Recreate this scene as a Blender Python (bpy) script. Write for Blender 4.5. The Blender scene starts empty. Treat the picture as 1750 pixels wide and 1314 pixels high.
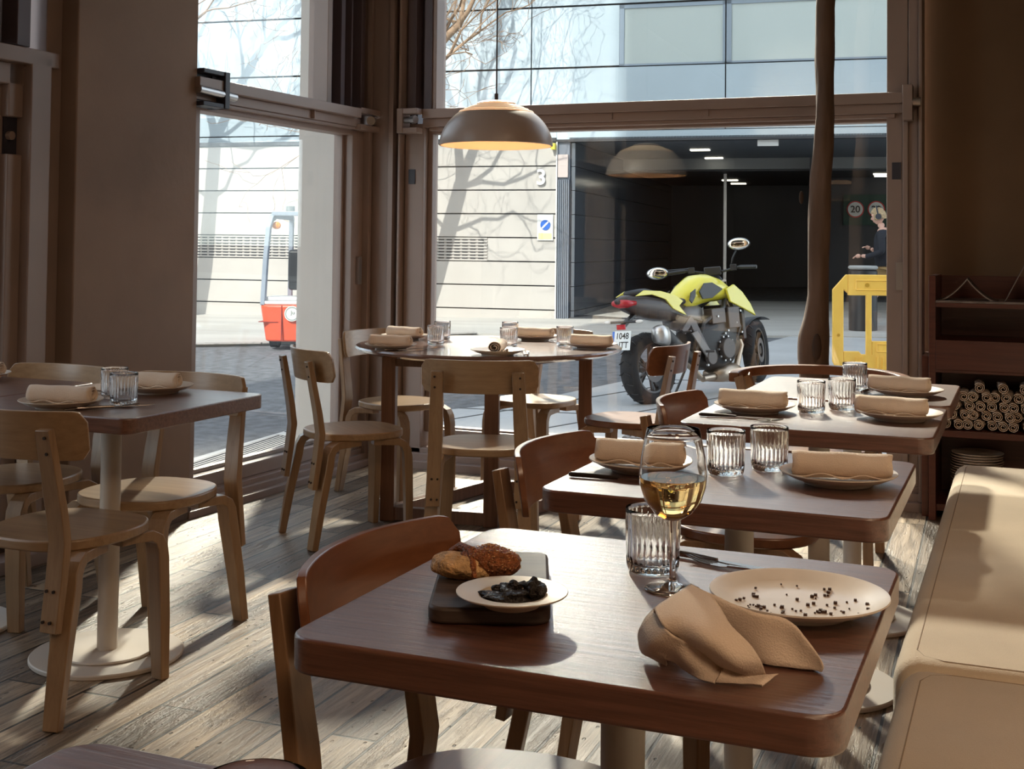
import bpy, bmesh, math, random
from math import sin, cos, pi, radians, sqrt
from mathutils import Vector, Matrix, noise
S = bpy.context.scene
COL = S.collection

# ---------------------------------------------------------------- camera
CAM_H = 1.20
cam_d = bpy.data.cameras.new('camera'); cam = bpy.data.objects.new('camera', cam_d); COL.objects.link(cam)
S.camera = cam
F_PX, CY = 2123.56, 350.5
yaw, pitch, roll = radians(-22.4), radians(1.856), radians(.602)
fw = Vector((sin(yaw)*cos(pitch), cos(yaw)*cos(pitch), sin(pitch)))
rt = Vector((cos(yaw), -sin(yaw), 0)); up = rt.cross(fw)
r2 = cos(roll)*rt + sin(roll)*up; u2 = -sin(roll)*rt + cos(roll)*up
cam.matrix_world = Matrix(((r2.x, u2.x, -fw.x, 0), (r2.y, u2.y, -fw.y, 0), (r2.z, u2.z, -fw.z, CAM_H), (0, 0, 0, 1)))
cam_d.sensor_fit = 'HORIZONTAL'; cam_d.sensor_width = 36
cam_d.lens = 36*F_PX/1750
cam_d.shift_x = 0; cam_d.shift_y = -(657-CY)/1750
cam_d.clip_start = .05; cam_d.clip_end = 300

# ---------------------------------------------------------------- world, sun, lights, exposure
S.view_settings.view_transform = 'Standard'; S.view_settings.look = 'None'
S.view_settings.gamma = 1; S.view_settings.use_curve_mapping = False
S.view_settings.exposure = 1.0
W = bpy.data.worlds.new('sky'); S.world = W; W.use_nodes = True
wn = W.node_tree.nodes; wl = W.node_tree.links; wn.clear()
wo = wn.new('ShaderNodeOutputWorld'); bg = wn.new('ShaderNodeBackground'); sky = wn.new('ShaderNodeTexSky')
sky.sky_type = 'HOSEK_WILKIE'; sky.turbidity = 3.0; sky.ground_albedo = .35
SUN_TR = Vector((.16, 1.0, -.86)).normalized()          # the way sunlight travels
sky.sun_direction = -SUN_TR
hs = wn.new('ShaderNodeHueSaturation'); hs.inputs['Saturation'].default_value = .36
wl.new(sky.outputs[0], hs.inputs['Color']); wl.new(hs.outputs[0], bg.inputs['Color']); wl.new(bg.outputs[0], wo.inputs[0])
bg.inputs['Strength'].default_value = 9.0

def light(name, kind, loc, energy, color=(1, 1, 1), d=None, **kw):
    l = bpy.data.lights.new(name, kind); l.energy = energy; l.color = color
    for k, v in kw.items(): setattr(l, k, v)
    o = bpy.data.objects.new(name, l); COL.objects.link(o); o.location = loc
    if d is not None: o.rotation_euler = Vector(d).to_track_quat('-Z', 'Y').to_euler()
    return o
light('sun', 'SUN', (0, -20, 30), 2.9, (1.0, .94, .86), SUN_TR, angle=.009)
# added spotlights standing in for sunlight reflected back into the room
light('reflected_sun_stand_in', 'SPOT', (-9.0, 17.4, 8.3), 13000, (1.0, .89, .74), (.5, -1.0, -.57), spot_size=radians(30), spot_blend=.4, shadow_soft_size=.55)
light('reflected_sun_stand_in_high', 'SPOT', (-4.6, 17.5, 12.0), 12000, (1.0, .88, .72), (.2, -1.0, -.8), spot_size=radians(26), spot_blend=.5, shadow_soft_size=.5)
# unseen warm area lights added to fill the room
light('room_fill_light', 'AREA', (1.4, -1.2, 3.2), 32, (1.0, .70, .45), (0, 0, -1), shape='DISK', size=1.0)
light('room_fill_light_2', 'AREA', (.7, 1.9, 3.2), 10, (1.0, .70, .45), (0, 0, -1), shape='DISK', size=1.0)

# ---------------------------------------------------------------- materials
MATS = {}
def mat(name, col, rough=.5, metal=0, spec=.5, coat=0, bump=0, bscale=60, var=0, vscale=4, stretch=(1, 1, 1), emit=None, sheen=0, detail=6):
    if name in MATS: return MATS[name]
    m = bpy.data.materials.new(name); m.use_nodes = True; MATS[name] = m
    n = m.node_tree.nodes; l = m.node_tree.links; b = n['Principled BSDF']
    b.inputs['Base Color'].default_value = (*col, 1); b.inputs['Roughness'].default_value = rough
    b.inputs['Metallic'].default_value = metal; b.inputs['Specular IOR Level'].default_value = spec
    b.inputs['Coat Weight'].default_value = coat
    if sheen: b.inputs['Sheen Weight'].default_value = sheen
    tc = n.new('ShaderNodeTexCoord'); mp = n.new('ShaderNodeMapping'); mp.inputs['Scale'].default_value = stretch
    l.new(tc.outputs['Object'], mp.inputs['Vector'])
    if var:
        t = n.new('ShaderNodeTexNoise'); t.inputs['Scale'].default_value = vscale; t.inputs['Detail'].default_value = detail
        r = n.new('ShaderNodeValToRGB')
        r.color_ramp.elements[0].position = .3; r.color_ramp.elements[1].position = .7
        r.color_ramp.elements[0].color = (*[c*(1-var) for c in col], 1); r.color_ramp.elements[1].color = (*[min(1, c*(1+var)) for c in col], 1)
        l.new(mp.outputs[0], t.inputs['Vector']); l.new(t.outputs['Fac'], r.inputs[0]); l.new(r.outputs[0], b.inputs['Base Color'])
    if bump:
        t2 = n.new('ShaderNodeTexNoise'); t2.inputs['Scale'].default_value = bscale; t2.inputs['Detail'].default_value = 4
        bm_ = n.new('ShaderNodeBump'); bm_.inputs['Strength'].default_value = bump; bm_.inputs['Distance'].default_value = .01
        l.new(mp.outputs[0], t2.inputs['Vector']); l.new(t2.outputs['Fac'], bm_.inputs['Height']); l.new(bm_.outputs[0], b.inputs['Normal'])
    if emit:
        b.inputs['Emission Color'].default_value = (*emit[0], 1); b.inputs['Emission Strength'].default_value = emit[1]
    return m

def wood(name, dark, light_, rough=.35, axis='x', scale=1.0, coat=0, gb=.15, coat_ior=1.5):
    """long fine grain along one axis"""
    if name in MATS: return MATS[name]
    m = bpy.data.materials.new(name); m.use_nodes = True; MATS[name] = m
    n = m.node_tree.nodes; l = m.node_tree.links; b = n['Principled BSDF']
    tc = n.new('ShaderNodeTexCoord'); mp = n.new('ShaderNodeMapping')
    s = {'x': (2, 45, 45), 'y': (45, 2, 45), 'z': (45, 45, 2)}[axis]
    mp.inputs['Scale'].default_value = [v*scale for v in s]
    l.new(tc.outputs['Object'], mp.inputs['Vector'])
    t = n.new('ShaderNodeTexNoise'); t.inputs['Scale'].default_value = 2.2; t.inputs['Detail'].default_value = 8; t.inputs['Roughness'].default_value = .65
    t.inputs['Distortion'].default_value = .4
    l.new(mp.outputs[0], t.inputs['Vector'])
    r = n.new('ShaderNodeValToRGB'); r.color_ramp.elements[0].position = .3; r.color_ramp.elements[1].position = .72
    r.color_ramp.elements[0].color = (*dark, 1); r.color_ramp.elements[1].color = (*light_, 1)
    l.new(t.outputs['Fac'], r.inputs[0]); l.new(r.outputs[0], b.inputs['Base Color'])
    b.inputs['Roughness'].default_value = rough; b.inputs['Coat Weight'].default_value = coat; b.inputs['Coat Roughness'].default_value = .25; b.inputs['Coat IOR'].default_value = coat_ior
    bp = n.new('ShaderNodeBump'); bp.inputs['Strength'].default_value = gb; bp.inputs['Distance'].default_value = .004
    l.new(t.outputs['Fac'], bp.inputs['Height']); l.new(bp.outputs[0], b.inputs['Normal']); l.new(bp.outputs[0], b.inputs['Coat Normal'])
    return m

def floor_mat():
    m = bpy.data.materials.new('old_floorboards'); m.use_nodes = True
    n = m.node_tree.nodes; l = m.node_tree.links; b = n['Principled BSDF']
    tc = n.new('ShaderNodeTexCoord'); mp = n.new('ShaderNodeMapping'); mp.inputs['Rotation'].default_value = (0, 0, radians(90-1.5))
    l.new(tc.outputs['Object'], mp.inputs['Vector'])
    br = n.new('ShaderNodeTexBrick'); br.inputs['Scale'].default_value = 1; br.inputs['Brick Width'].default_value = 1.15; br.inputs['Row Height'].default_value = .125
    br.inputs['Mortar Size'].default_value = .0045; br.inputs['Mortar Smooth'].default_value = .2; br.inputs['Bias'].default_value = 0
    br.offset = .37; br.inputs['Color1'].default_value = (0, 0, 0, 1); br.inputs['Color2'].default_value = (1, 1, 1, 1); br.inputs['Mortar'].default_value = (.5, .5, .5, 1)
    l.new(mp.outputs[0], br.inputs['Vector'])
    tone = n.new('ShaderNodeValToRGB'); e = tone.color_ramp.elements
    e[0].position = 0; e[0].color = (.13, .09, .06, 1); e[1].position = 1; e[1].color = (.46, .345, .235, 1)
    e2 = tone.color_ramp.elements.new(.5); e2.color = (.29, .215, .15, 1)
    l.new(br.outputs['Color'], tone.inputs[0])
    # grain, displaced per board
    mul = n.new('ShaderNodeVectorMath'); mul.operation = 'MULTIPLY'; mul.inputs[1].default_value = (1.6, 26, 1)
    add = n.new('ShaderNodeVectorMath'); add.operation = 'ADD'
    sc = n.new('ShaderNodeVectorMath'); sc.operation = 'SCALE'; sc.inputs['Scale'].default_value = 13.0
    l.new(mp.outputs[0], mul.inputs[0]); l.new(br.outputs['Color'], sc.inputs[0]); l.new(mul.outputs[0], add.inputs[0]); l.new(sc.outputs[0], add.inputs[1])
    g = n.new('ShaderNodeTexNoise'); g.inputs['Scale'].default_value = 2.0; g.inputs['Detail'].default_value = 9; g.inputs['Roughness'].default_value = .7; g.inputs['Distortion'].default_value = .6
    l.new(add.outputs[0], g.inputs['Vector'])
    gr = n.new('ShaderNodeValToRGB'); gr.color_ramp.elements[0].position = .32; gr.color_ramp.elements[1].position = .62
    gr.color_ramp.elements[0].color = (.24, .22, .2, 1); gr.color_ramp.elements[1].color = (1.1, 1.1, 1.1, 1)
    l.new(g.outputs['Fac'], gr.inputs[0])
    mx = n.new('ShaderNodeMix'); mx.data_type = 'RGBA'; mx.blend_type = 'MULTIPLY'; mx.inputs['Factor'].default_value = 1
    l.new(tone.outputs[0], mx.inputs['A']); l.new(gr.outputs[0], mx.inputs['B'])
    # worm holes and dark scars
    v = n.new('ShaderNodeTexVoronoi'); v.inputs['Scale'].default_value = 34
    sm = n.new('ShaderNodeVectorMath'); sm.operation = 'MULTIPLY'; sm.inputs[1].default_value = (.55, 1, 1)
    l.new(mp.outputs[0], sm.inputs[0]); l.new(sm.outputs[0], v.inputs['Vector'])
    vr = n.new('ShaderNodeValToRGB'); vr.color_ramp.elements[0].position = .10; vr.color_ramp.elements[1].position = .16
    vr.color_ramp.elements[0].color = (1, 1, 1, 1); vr.color_ramp.elements[1].color = (0, 0, 0, 1)
    l.new(v.outputs['Distance'], vr.inputs[0])
    pn = n.new('ShaderNodeTexNoise'); pn.inputs['Scale'].default_value = 2.6; pn.inputs['Detail'].default_value = 3
    l.new(mp.outputs[0], pn.inputs['Vector'])
    pr = n.new('ShaderNodeValToRGB'); pr.color_ramp.elements[0].position = .47; pr.color_ramp.elements[1].position = .53
    l.new(pn.outputs['Fac'], pr.inputs[0])
    hm = n.new('ShaderNodeMath'); hm.operation = 'MULTIPLY'; l.new(vr.outputs[0], hm.inputs[0]); l.new(pr.outputs[0], hm.inputs[1])
    big = n.new('ShaderNodeTexNoise'); big.inputs['Scale'].default_value = 1.3; big.inputs['Detail'].default_value = 7; big.inputs['Roughness'].default_value = .72
    sm2 = n.new('ShaderNodeVectorMath'); sm2.operation = 'MULTIPLY'; sm2.inputs[1].default_value = (1.2, 5, 1)
    l.new(mp.outputs[0], sm2.inputs[0]); l.new(sm2.outputs[0], big.inputs['Vector'])
    bgr = n.new('ShaderNodeValToRGB'); bgr.color_ramp.elements[0].position = .53; bgr.color_ramp.elements[1].position = .62
    l.new(big.outputs['Fac'], bgr.inputs[0])
    bs = n.new('ShaderNodeMath'); bs.operation = 'MULTIPLY'; bs.inputs[1].default_value = .7; l.new(bgr.outputs[0], bs.inputs[0])
    mxh = n.new('ShaderNodeMath'); mxh.operation = 'MAXIMUM'; l.new(hm.outputs[0], mxh.inputs[0]); l.new(bs.outputs[0], mxh.inputs[1])
    m2 = n.new('ShaderNodeMix'); m2.data_type = 'RGBA'; m2.blend_type = 'MIX'; l.new(mxh.outputs[0], m2.inputs['Factor']); l.new(mx.outputs['Result'], m2.inputs['A']); m2.inputs['B'].default_value = (.05, .033, .022, 1)
    m3 = n.new('ShaderNodeMix'); m3.data_type = 'RGBA'; l.new(br.outputs['Fac'], m3.inputs['Factor']); l.new(m2.outputs['Result'], m3.inputs['A']); m3.inputs['B'].default_value = (.02, .014, .01, 1)
    l.new(m3.outputs['Result'], b.inputs['Base Color'])
    rr = n.new('ShaderNodeMapRange'); rr.inputs['To Min'].default_value = .3; rr.inputs['To Max'].default_value = .5; l.new(g.outputs['Fac'], rr.inputs['Value']); l.new(rr.outputs[0], b.inputs['Roughness'])
    hh = n.new('ShaderNodeMath'); hh.operation = 'ADD'
    inv = n.new('ShaderNodeMath'); inv.operation = 'MULTIPLY'; inv.inputs[1].default_value = -2.2; l.new(br.outputs['Fac'], inv.inputs[0])
    l.new(g.outputs['Fac'], hh.inputs[0]); l.new(inv.outputs[0], hh.inputs[1])
    h3 = n.new('ShaderNodeMath'); h3.operation = 'SUBTRACT'; l.new(hh.outputs[0], h3.inputs[0]); l.new(mxh.outputs[0], h3.inputs[1])
    bp = n.new('ShaderNodeBump'); bp.inputs['Strength'].default_value = .7; bp.inputs['Distance'].default_value = .005
    l.new(h3.outputs[0], bp.inputs['Height']); l.new(bp.outputs[0], b.inputs['Normal'])
    return m

def pane_mat(name, tint=(.93, .96, .95), refl=1.0, ior=1.5):
    m = bpy.data.materials.new(name); m.use_nodes = True
    n = m.node_tree.nodes; l = m.node_tree.links; n.clear()
    o = n.new('ShaderNodeOutputMaterial'); t = n.new('ShaderNodeBsdfTransparent'); t.inputs[0].default_value = (*tint, 1)
    g = n.new('ShaderNodeBsdfGlossy'); g.inputs['Roughness'].default_value = 0.0
    f = n.new('ShaderNodeLayerWeight'); f.inputs['Blend'].default_value = .5
    pw = n.new('ShaderNodeMath'); pw.operation = 'POWER'; pw.inputs[1].default_value = 5; l.new(f.outputs['Facing'], pw.inputs[0])
    k = n.new('ShaderNodeMath'); k.operation = 'MULTIPLY_ADD'; k.inputs[1].default_value = .96*refl; k.inputs[2].default_value = .04*refl; k.use_clamp = True
    mx = n.new('ShaderNodeMixShader'); l.new(pw.outputs[0], k.inputs[0]); l.new(k.outputs[0], mx.inputs[0]); l.new(t.outputs[0], mx.inputs[1]); l.new(g.outputs[0], mx.inputs[2]); l.new(mx.outputs[0], o.inputs[0])
    return m
def glass_mat(name, col=(1, 1, 1), ior=1.45, rough=0):
    m = bpy.data.materials.new(name); m.use_nodes = True
    b = m.node_tree.nodes['Principled BSDF']
    b.inputs['Base Color'].default_value = (*col, 1); b.inputs['Roughness'].default_value = rough; b.inputs['IOR'].default_value = ior
    b.inputs['Transmission Weight'].default_value = 1
    return m

M_FLOOR = floor_mat()
M_PLASTER = mat('taupe_plaster', (.26, .185, .145), .9, bump=.25, bscale=9, var=.13, vscale=2.2)
M_PLASTER2 = mat('brown_plaster', (.17, .105, .062), .9, bump=.25, bscale=9, var=.12, vscale=2.2)
M_CEIL = mat('ceiling_paint', (.3, .25, .2), .9)
M_FRAME = mat('taupe_metal', (.28, .21, .185), .45, bump=.03, bscale=30, var=.05)
M_FRAMED = mat('shadow_gap_metal', (.03, .03, .045), .5)
M_SHUT = mat('folded_shutter_metal', (.115, .09, .105), .5)
M_STEEL = mat('worn_steel', (.45, .43, .42), .35, metal=1)
M_OAK = wood('table_walnut', (.085, .031, .019), (.20, .082, .050), .36, 'x', 1.2, coat=1.0, gb=.3, coat_ior=1.65)
M_OAKM = wood('marbled_tabletop', (.12, .065, .05), (.3, .19, .16), .1, 'x', .12, coat=.5, gb=.02)
M_LEGW = wood('table_frame_wood', (.12, .055, .032), (.22, .105, .062), .4, 'z', .8)
M_BIRCH = wood('honey_birch', (.27, .165, .09), (.40, .26, .145), .32, 'x', .5, coat=.2, gb=.05)
M_BIRCHZ = wood('honey_birch_legs', (.25, .15, .08), (.37, .235, .13), .34, 'z', .5, coat=.2, gb=.05)
M_RED = wood('cognac_veneer', (.15, .055, .025), (.23, .09, .04), .3, 'x', .5, coat=.25, gb=.05)
M_REDZ = wood('cognac_legs', (.24, .13, .065), (.36, .21, .11), .34, 'z', .5, coat=.2, gb=.05)
M_CREAM = mat('cream_powder_coat', (.56, .5, .44), .45)
M_BANQ = mat('oatmeal_linen', (.56, .45, .33), .95, bump=.35, bscale=420, var=.08, vscale=5, sheen=.3)
M_NAP = mat('beige_napkin_cloth', (.74, .60, .48), .95, bump=.3, bscale=500, var=.04, vscale=20, sheen=.2)
M_PLATE = mat('sand_stoneware', (.62, .53, .45), .28, var=.04, vscale=30)
M_PLATEB = mat('unglazed_underside', (.3, .22, .17), .6)
M_GLASS = glass_mat('clear_glass')
M_WINE = glass_mat('golden_wine', (1.0, .68, .28), 1.34)
M_PANE = pane_mat('window_glass', refl=1.25)
M_KNIFE = mat('cutlery_steel', (.42, .38, .36), .22, metal=1)
M_DARKSTEEL = mat('dark_cutlery', (.06, .045, .04), .3, metal=.6)
M_BOARD = wood('smoked_board', (.035, .022, .017), (.085, .055, .04), .5, 'x', .8)
M_BLACK = mat('black_plastic', (.018, .018, .02), .4)
M_RUB = mat('tyre_rubber', (.018, .018, .02), .9, bump=.2, bscale=80)

# ---------------------------------------------------------------- mesh helpers
class MB:
    def __init__(s): s.v = []; s.f = []; s.m = Matrix.Identity(4); s.sm = False
    def add(s, vs, fs):
        k = len(s.v); s.v += [s.m @ Vector(v) for v in vs]; s.f += [tuple(i+k for i in f) for f in fs]; return s
    def box(s, x0, x1, y0, y1, z0, z1, m=None):
        vs = [(x, y, z) for z in (z0, z1) for y in (y0, y1) for x in (x0, x1)]
        if m: vs = [m @ Vector(v) for v in vs]
        return s.add(vs, [(0, 2, 3, 1), (4, 5, 7, 6), (0, 1, 5, 4), (2, 6, 7, 3), (0, 4, 6, 2), (1, 3, 7, 5)])
    def prism(s, pts, z0, z1, m=None):
        n = len(pts); vs = [(x, y, z0) for x, y in pts]+[(x, y, z1) for x, y in pts]
        if m: vs = [m @ Vector(v) for v in vs]
        a = sum(pts[i][0]*pts[(i+1) % n][1]-pts[(i+1) % n][0]*pts[i][1] for i in range(n))
        fs = [tuple(reversed(range(n))), tuple(range(n, 2*n))]+[(i, (i+1) % n, n+(i+1) % n, n+i) for i in range(n)]
        if a < 0: fs = [tuple(reversed(f)) for f in fs]
        return s.add(vs, fs)
    def lathe(s, prof, n=32, c=(0, 0, 0), rad=None, closed=False, m=None):
        """prof [(r,z)...]; r=0 ends make poles"""
        vs = []; idx = []
        for r, z in prof:
            if r <= 1e-6: idx.append([len(vs)]*n); vs.append((c[0], c[1], c[2]+z))
            else:
                row = []
                for i in range(n):
                    a = 2*pi*i/n; q = r*(rad(i, n, z) if rad else 1)
                    row.append(len(vs)); vs.append((c[0]+q*cos(a), c[1]+q*sin(a), c[2]+z))
                idx.append(row)
        fs = []
        k = len(prof)
        for j in range(k if closed else k-1):
            a, b = idx[j], idx[(j+1) % k]
            for i in range(n):
                q = [a[i], a[(i+1) % n], b[(i+1) % n], b[i]]; q2 = []
                for t in q:
                    if t not in q2: q2.append(t)
                if len(q2) > 2: fs.append(tuple(q2))
        if m: vs = [m @ Vector(v) for v in vs]
        return s.add(vs, fs)
    def disc(s, r, z0, z1, n=48, c=(0, 0), bev=.003):
        return s.lathe([(0, z0), (r-bev, z0), (r, z0+bev), (r, z1-bev), (r-bev, z1), (0, z1)], n, (c[0], c[1], 0))
    def cyl(s, a, b, r, r1=None, n=16, cap=True):
        a = Vector(a); b = Vector(b); d = b-a; L = d.length
        q = d.to_track_quat('Z', 'Y').to_matrix().to_4x4(); q.translation = a
        r1 = r if r1 is None else r1
        p = [(r, 0), (r1, L)]
        if cap: p = [(0, 0)]+p+[(0, L)]
        return s.lathe(p, n, m=q)
    def tube(s, pts, r, n=10, cap=True, flat=None):
        """sweep along pts; r scalar or list; flat=(w,h) sweeps a rectangle of half sizes"""
        P = [Vector(p) for p in pts]; k = len(P); vs = []; fs = []
        R = r if isinstance(r, (list, tuple)) else [r]*k
        ref = None
        for i in range(k):
            t = (P[min(i+1, k-1)]-P[max(i-1, 0)]).normalized()
            if ref is None: ref = Vector((0, 0, 1)) if abs(t.z) < .9 else Vector((0, 1, 0))
            x = ref.cross(t)
            if x.length < 1e-5: x = Vector((1, 0, 0)).cross(t)
            x.normalize(); y = t.cross(x); ref = y
            if flat:
                w, h = flat if not isinstance(flat, list) else flat[i]
                ring = [(w, h), (-w, h), (-w, -h), (w, -h)]; n = 4
                for u, v_ in ring: vs.append(P[i]+x*u+y*v_)
            else:
                for j in range(n):
                    a = 2*pi*j/n; vs.append(P[i]+(x*cos(a)+y*sin(a))*R[i])
        for i in range(k-1):
            for j in range(n):
                fs.append((i*n+j, i*n+(j+1) % n, (i+1)*n+(j+1) % n, (i+1)*n+j))
        if cap: fs.append(tuple(reversed(range(n)))); fs.append(tuple(range((k-1)*n, k*n)))
        return s.add(vs, fs)
    def grid(s, G, closed_u=False):
        """G rows of points"""
        h, w = len(G), len(G[0]); vs = [p for r in G for p in r]; fs = []
        for i in range(h-1):
            for j in range(w-1 if not closed_u else w):
                fs.append((i*w+j, i*w+(j+1) % w, (i+1)*w+(j+1) % w, (i+1)*w+j))
        return s.add(vs, fs)
    def sphere(s, c, r, n=16, m_=10, sc=(1, 1, 1)):
        p = [(sin(pi*j/m_), -cos(pi*j/m_)) for j in range(m_+1)]
        k = Matrix.Translation(c) @ Matrix.Diagonal((r*sc[0], r*sc[1], r*sc[2], 1))
        return s.lathe(p, n, m=k)
    def build(s, name, material, parent=None, smooth=None, bevel=0, subsurf=0, solid=0, seg=2, recalc=True):
        me = bpy.data.meshes.new(name)
        me.from_pydata([tuple(v) for v in s.v], [], s.f); me.validate()
        if recalc:
            b = bmesh.new(); b.from_mesh(me); bmesh.ops.recalc_face_normals(b, faces=b.faces); b.to_mesh(me); b.free()
        o = bpy.data.objects.new(name, me); COL.objects.link(o)
        me.materials.append(material)
        if smooth is not None:
            me.polygons.foreach_set('use_smooth', [True]*len(me.polygons))
            if smooth < 180:
                me.set_sharp_from_angle(angle=radians(smooth))
        if solid:
            q = o.modifiers.new('solid', 'SOLIDIFY'); q.thickness = solid; q.offset = 0
        if bevel:
            q = o.modifiers.new('bevel', 'BEVEL'); q.width = bevel; q.segments = seg; q.limit_method = 'ANGLE'; q.angle_limit = radians(40)
        if subsurf:
            q = o.modifiers.new('sub', 'SUBSURF'); q.levels = subsurf; q.render_levels = subsurf
        if parent: o.parent = parent
        return o

def rrect(w, d, r, n=6):
    """rounded rectangle outline, centred"""
    pts = []
    for cx, cy, a0 in ((w/2-r, d/2-r, 0), (-w/2+r, d/2-r, 90), (-w/2+r, -d/2+r, 180), (w/2-r, -d/2+r, 270)):
        for i in range(n+1):
            a = radians(a0+90*i/n); pts.append((cx+r*cos(a), cy+r*sin(a)))
    return pts
def tag(o, label, cat=None, group=None, kind=None):
    if label: o['label'] = label
    if cat: o['category'] = cat
    if group: o['group'] = group
    if kind: o['kind'] = kind
    return o
def struct(o, label=None):
    o['kind'] = 'structure'
    if label: o['label'] = label
    return o
def empty(name, loc=(0, 0, 0), rz=0, rx=0, ry=0):
    o = bpy.data.objects.new(name, None); COL.objects.link(o); o.location = loc; o.rotation_euler = (rx, ry, rz); o.empty_display_size = .1
    return o
def clone(o, parent=None):
    c = o.copy(); COL.objects.link(c)
    if parent: c.parent = parent
    for ch in [x for x in o.children]: clone(ch, c)
    return c
USED = set()
def place(proto, loc, rz=0, label=None, group=None):
    o = proto if proto.name not in USED else clone(proto)
    USED.add(proto.name); USED.add(o.name)
    o.location = loc; o.rotation_euler = (o.rotation_euler[0], o.rotation_euler[1], rz)
    if label: o['label'] = label
    if group: o['group'] = group
    return o
def text_obj(name, s, size, material, mw, parent=None, extrude=.002, align='CENTER'):
    cu = bpy.data.curves.new(name, 'FONT'); cu.body = s; cu.size = size; cu.extrude = extrude; cu.align_x = align; cu.align_y = 'CENTER'; cu.offset = size*.012
    t = bpy.data.objects.new(name, cu); COL.objects.link(t)
    bpy.context.view_layer.update()
    dg = bpy.context.evaluated_depsgraph_get()
    me = bpy.data.meshes.new_from_object(t.evaluated_get(dg)); bpy.data.objects.remove(t)
    o = bpy.data.objects.new(name, me); COL.objects.link(o); me.materials.clear(); me.materials.append(material)
    o.matrix_world = mw
    if parent: o.parent = parent
    return o
# ================================================================ THE ROOM
fl = MB().box(-3.75, 2.2, -4.6, 6.3, -.25, 0).build('floor', M_FLOOR); struct(fl)
cl = MB().box(-3.75, 2.2, -4.6, 6.45, 3.4, 3.5).build('ceiling', M_CEIL); struct(cl)
# left wall frame of reference: u runs from the far corner towards the viewer, v outwards, z up
a2 = radians(2.0)
ML = Matrix(((-sin(a2), -cos(a2), 0, -3.30), (-cos(a2), sin(a2), 0, 6.10), (0, 0, 1, 0), (0, 0, 0, 1)))
def LB(): b = MB(); b.m = ML.copy(); return b
wl_ = LB()
wl_.box(5.0, 10.9, .0, .4, -.3, 3.4); wl_.box(-.1, 10.9, .05, .4, 3.2, 3.45)
struct(wl_.build('wall_left', M_PLASTER))
pil = LB().box(1.6, 2.32, .0, .45, -.3, 3.42).build('wall_pillar', M_PLASTER, bevel=.006); struct(pil, 'wide plaster pillar between the two side windows')
M_SKIRT = mat('scuffed_skirting', (.10, .07, .055), .7, var=.3, vscale=8)
struct(LB().box(1.6, 2.32, -.008, .0, .0, .055).build('baseboard_left', M_SKIRT))
wr = MB().box(-.46, 14, 6.28, 6.5, -.5, 3.5).box(2.1, 2.25, -4.6, 6.45, -.2, 3.45).build('wall_right', M_PLASTER2); struct(wr)
struct(MB().box(-3.75, 2.2, -4.7, -4.55, -.2, 3.45).build('wall_back', M_PLASTER2))
struct(MB().box(-3.35, -.43, 6.1, 6.45, 3.2, 3.45).build('trim_1', M_FRAME))

def winset(name, B, glass_lo, glass_hi, label):
    r = struct(empty(name), label)
    return r

# ---- left window nearest the corner
w1 = winset('window_1', LB, 0, 0, 'side window left of the corner column')
b = LB()
b.box(.09, .21, .06, .18, .0, 1.86); b.box(.075, .10, .02, .2, .0, 1.86); b.box(.21, .235, .11, .15, .13, 1.83)      # stile by the corner
b.box(1.5, 1.62, .06, .18, 0, 1.86)
b.box(.2, 1.62, .08, .19, .085, .15)                     # bottom rail
b.box(.2, 1.62, .13, .17, .15, .17)
b.box(.1, 1.62, .06, .16, 1.79, 1.835)
b.build('frame', M_FRAME, w1, bevel=.004)
b = LB(); b.box(.27, 1.62, -.03, .12, 1.875, 1.925); b.box(.22, 1.62, .01, .14, 1.83, 1.875); b.box(0.2, 1.62, .02, .16, 1.815, 1.83); b.box(.68, .69, -.01, .02, 1.83, 1.875)
b.build('transom', M_FRAME, w1, bevel=.003)
b = LB(); b.box(.0, 1.62, .045, .2, 0, .085); b.box(.0, 1.62, .02, .1, 0, .06); b.box(-.02, 1.62, -.015, .06, -.02, .032)
b.build('sill', M_FRAME, w1, bevel=.004)
LB().box(.2, 1.6, .125, .131, .15, 1.82).build('glass_pane', M_PANE, w1)
LB().box(.46, 1.6, .125, .131, 1.92, 3.2).build('glass_pane', M_PANE, w1)
b = LB(); b.box(1.42, 1.6, -.035, .02, 1.945, 1.965); b.box(1.42, 1.6, -.035, .02, 1.80, 1.82); b.box(1.42, 1.455, -.04, .08, 1.80, 1.965); b.box(1.47, 1.6, .02, .05, 1.8, 1.96)
b.build('pivot_bracket', M_FRAMED, w1, bevel=.003)
LB().cyl((1.36, -.02, 1.86), (1.62, -.02, 1.87), .02).build('pivot_pin', M_STEEL, w1, smooth=40)
# folded shutters above the transom
def shutter(B, u0, u1, v0, name, parent, z0=1.93, z1=3.2, n=4):
    b = B(); w = (u1-u0)
    b.box(u0, u1, v0+.05, v0+.07, z0, z1)
    for i in range(n):
        c = u0+w*(i+.5)/n
        b.box(c-w*.32/n, c+w*.28/n, v0-.01+.015*(i % 2), v0+.05, z0, z1)
        b.box(c+w*.3/n, c+w*.36/n, v0-.03, v0+.05, z0, z1)
    return b.build(name, M_SHUT, parent, bevel=.003)
shutter(LB, .06, .47, .08, 'folded_shutter', w1)
LB().box(.46, .50, .04, .16, 1.92, 3.2).build('upper_stile', M_FRAME, w1, bevel=.003)

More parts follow.
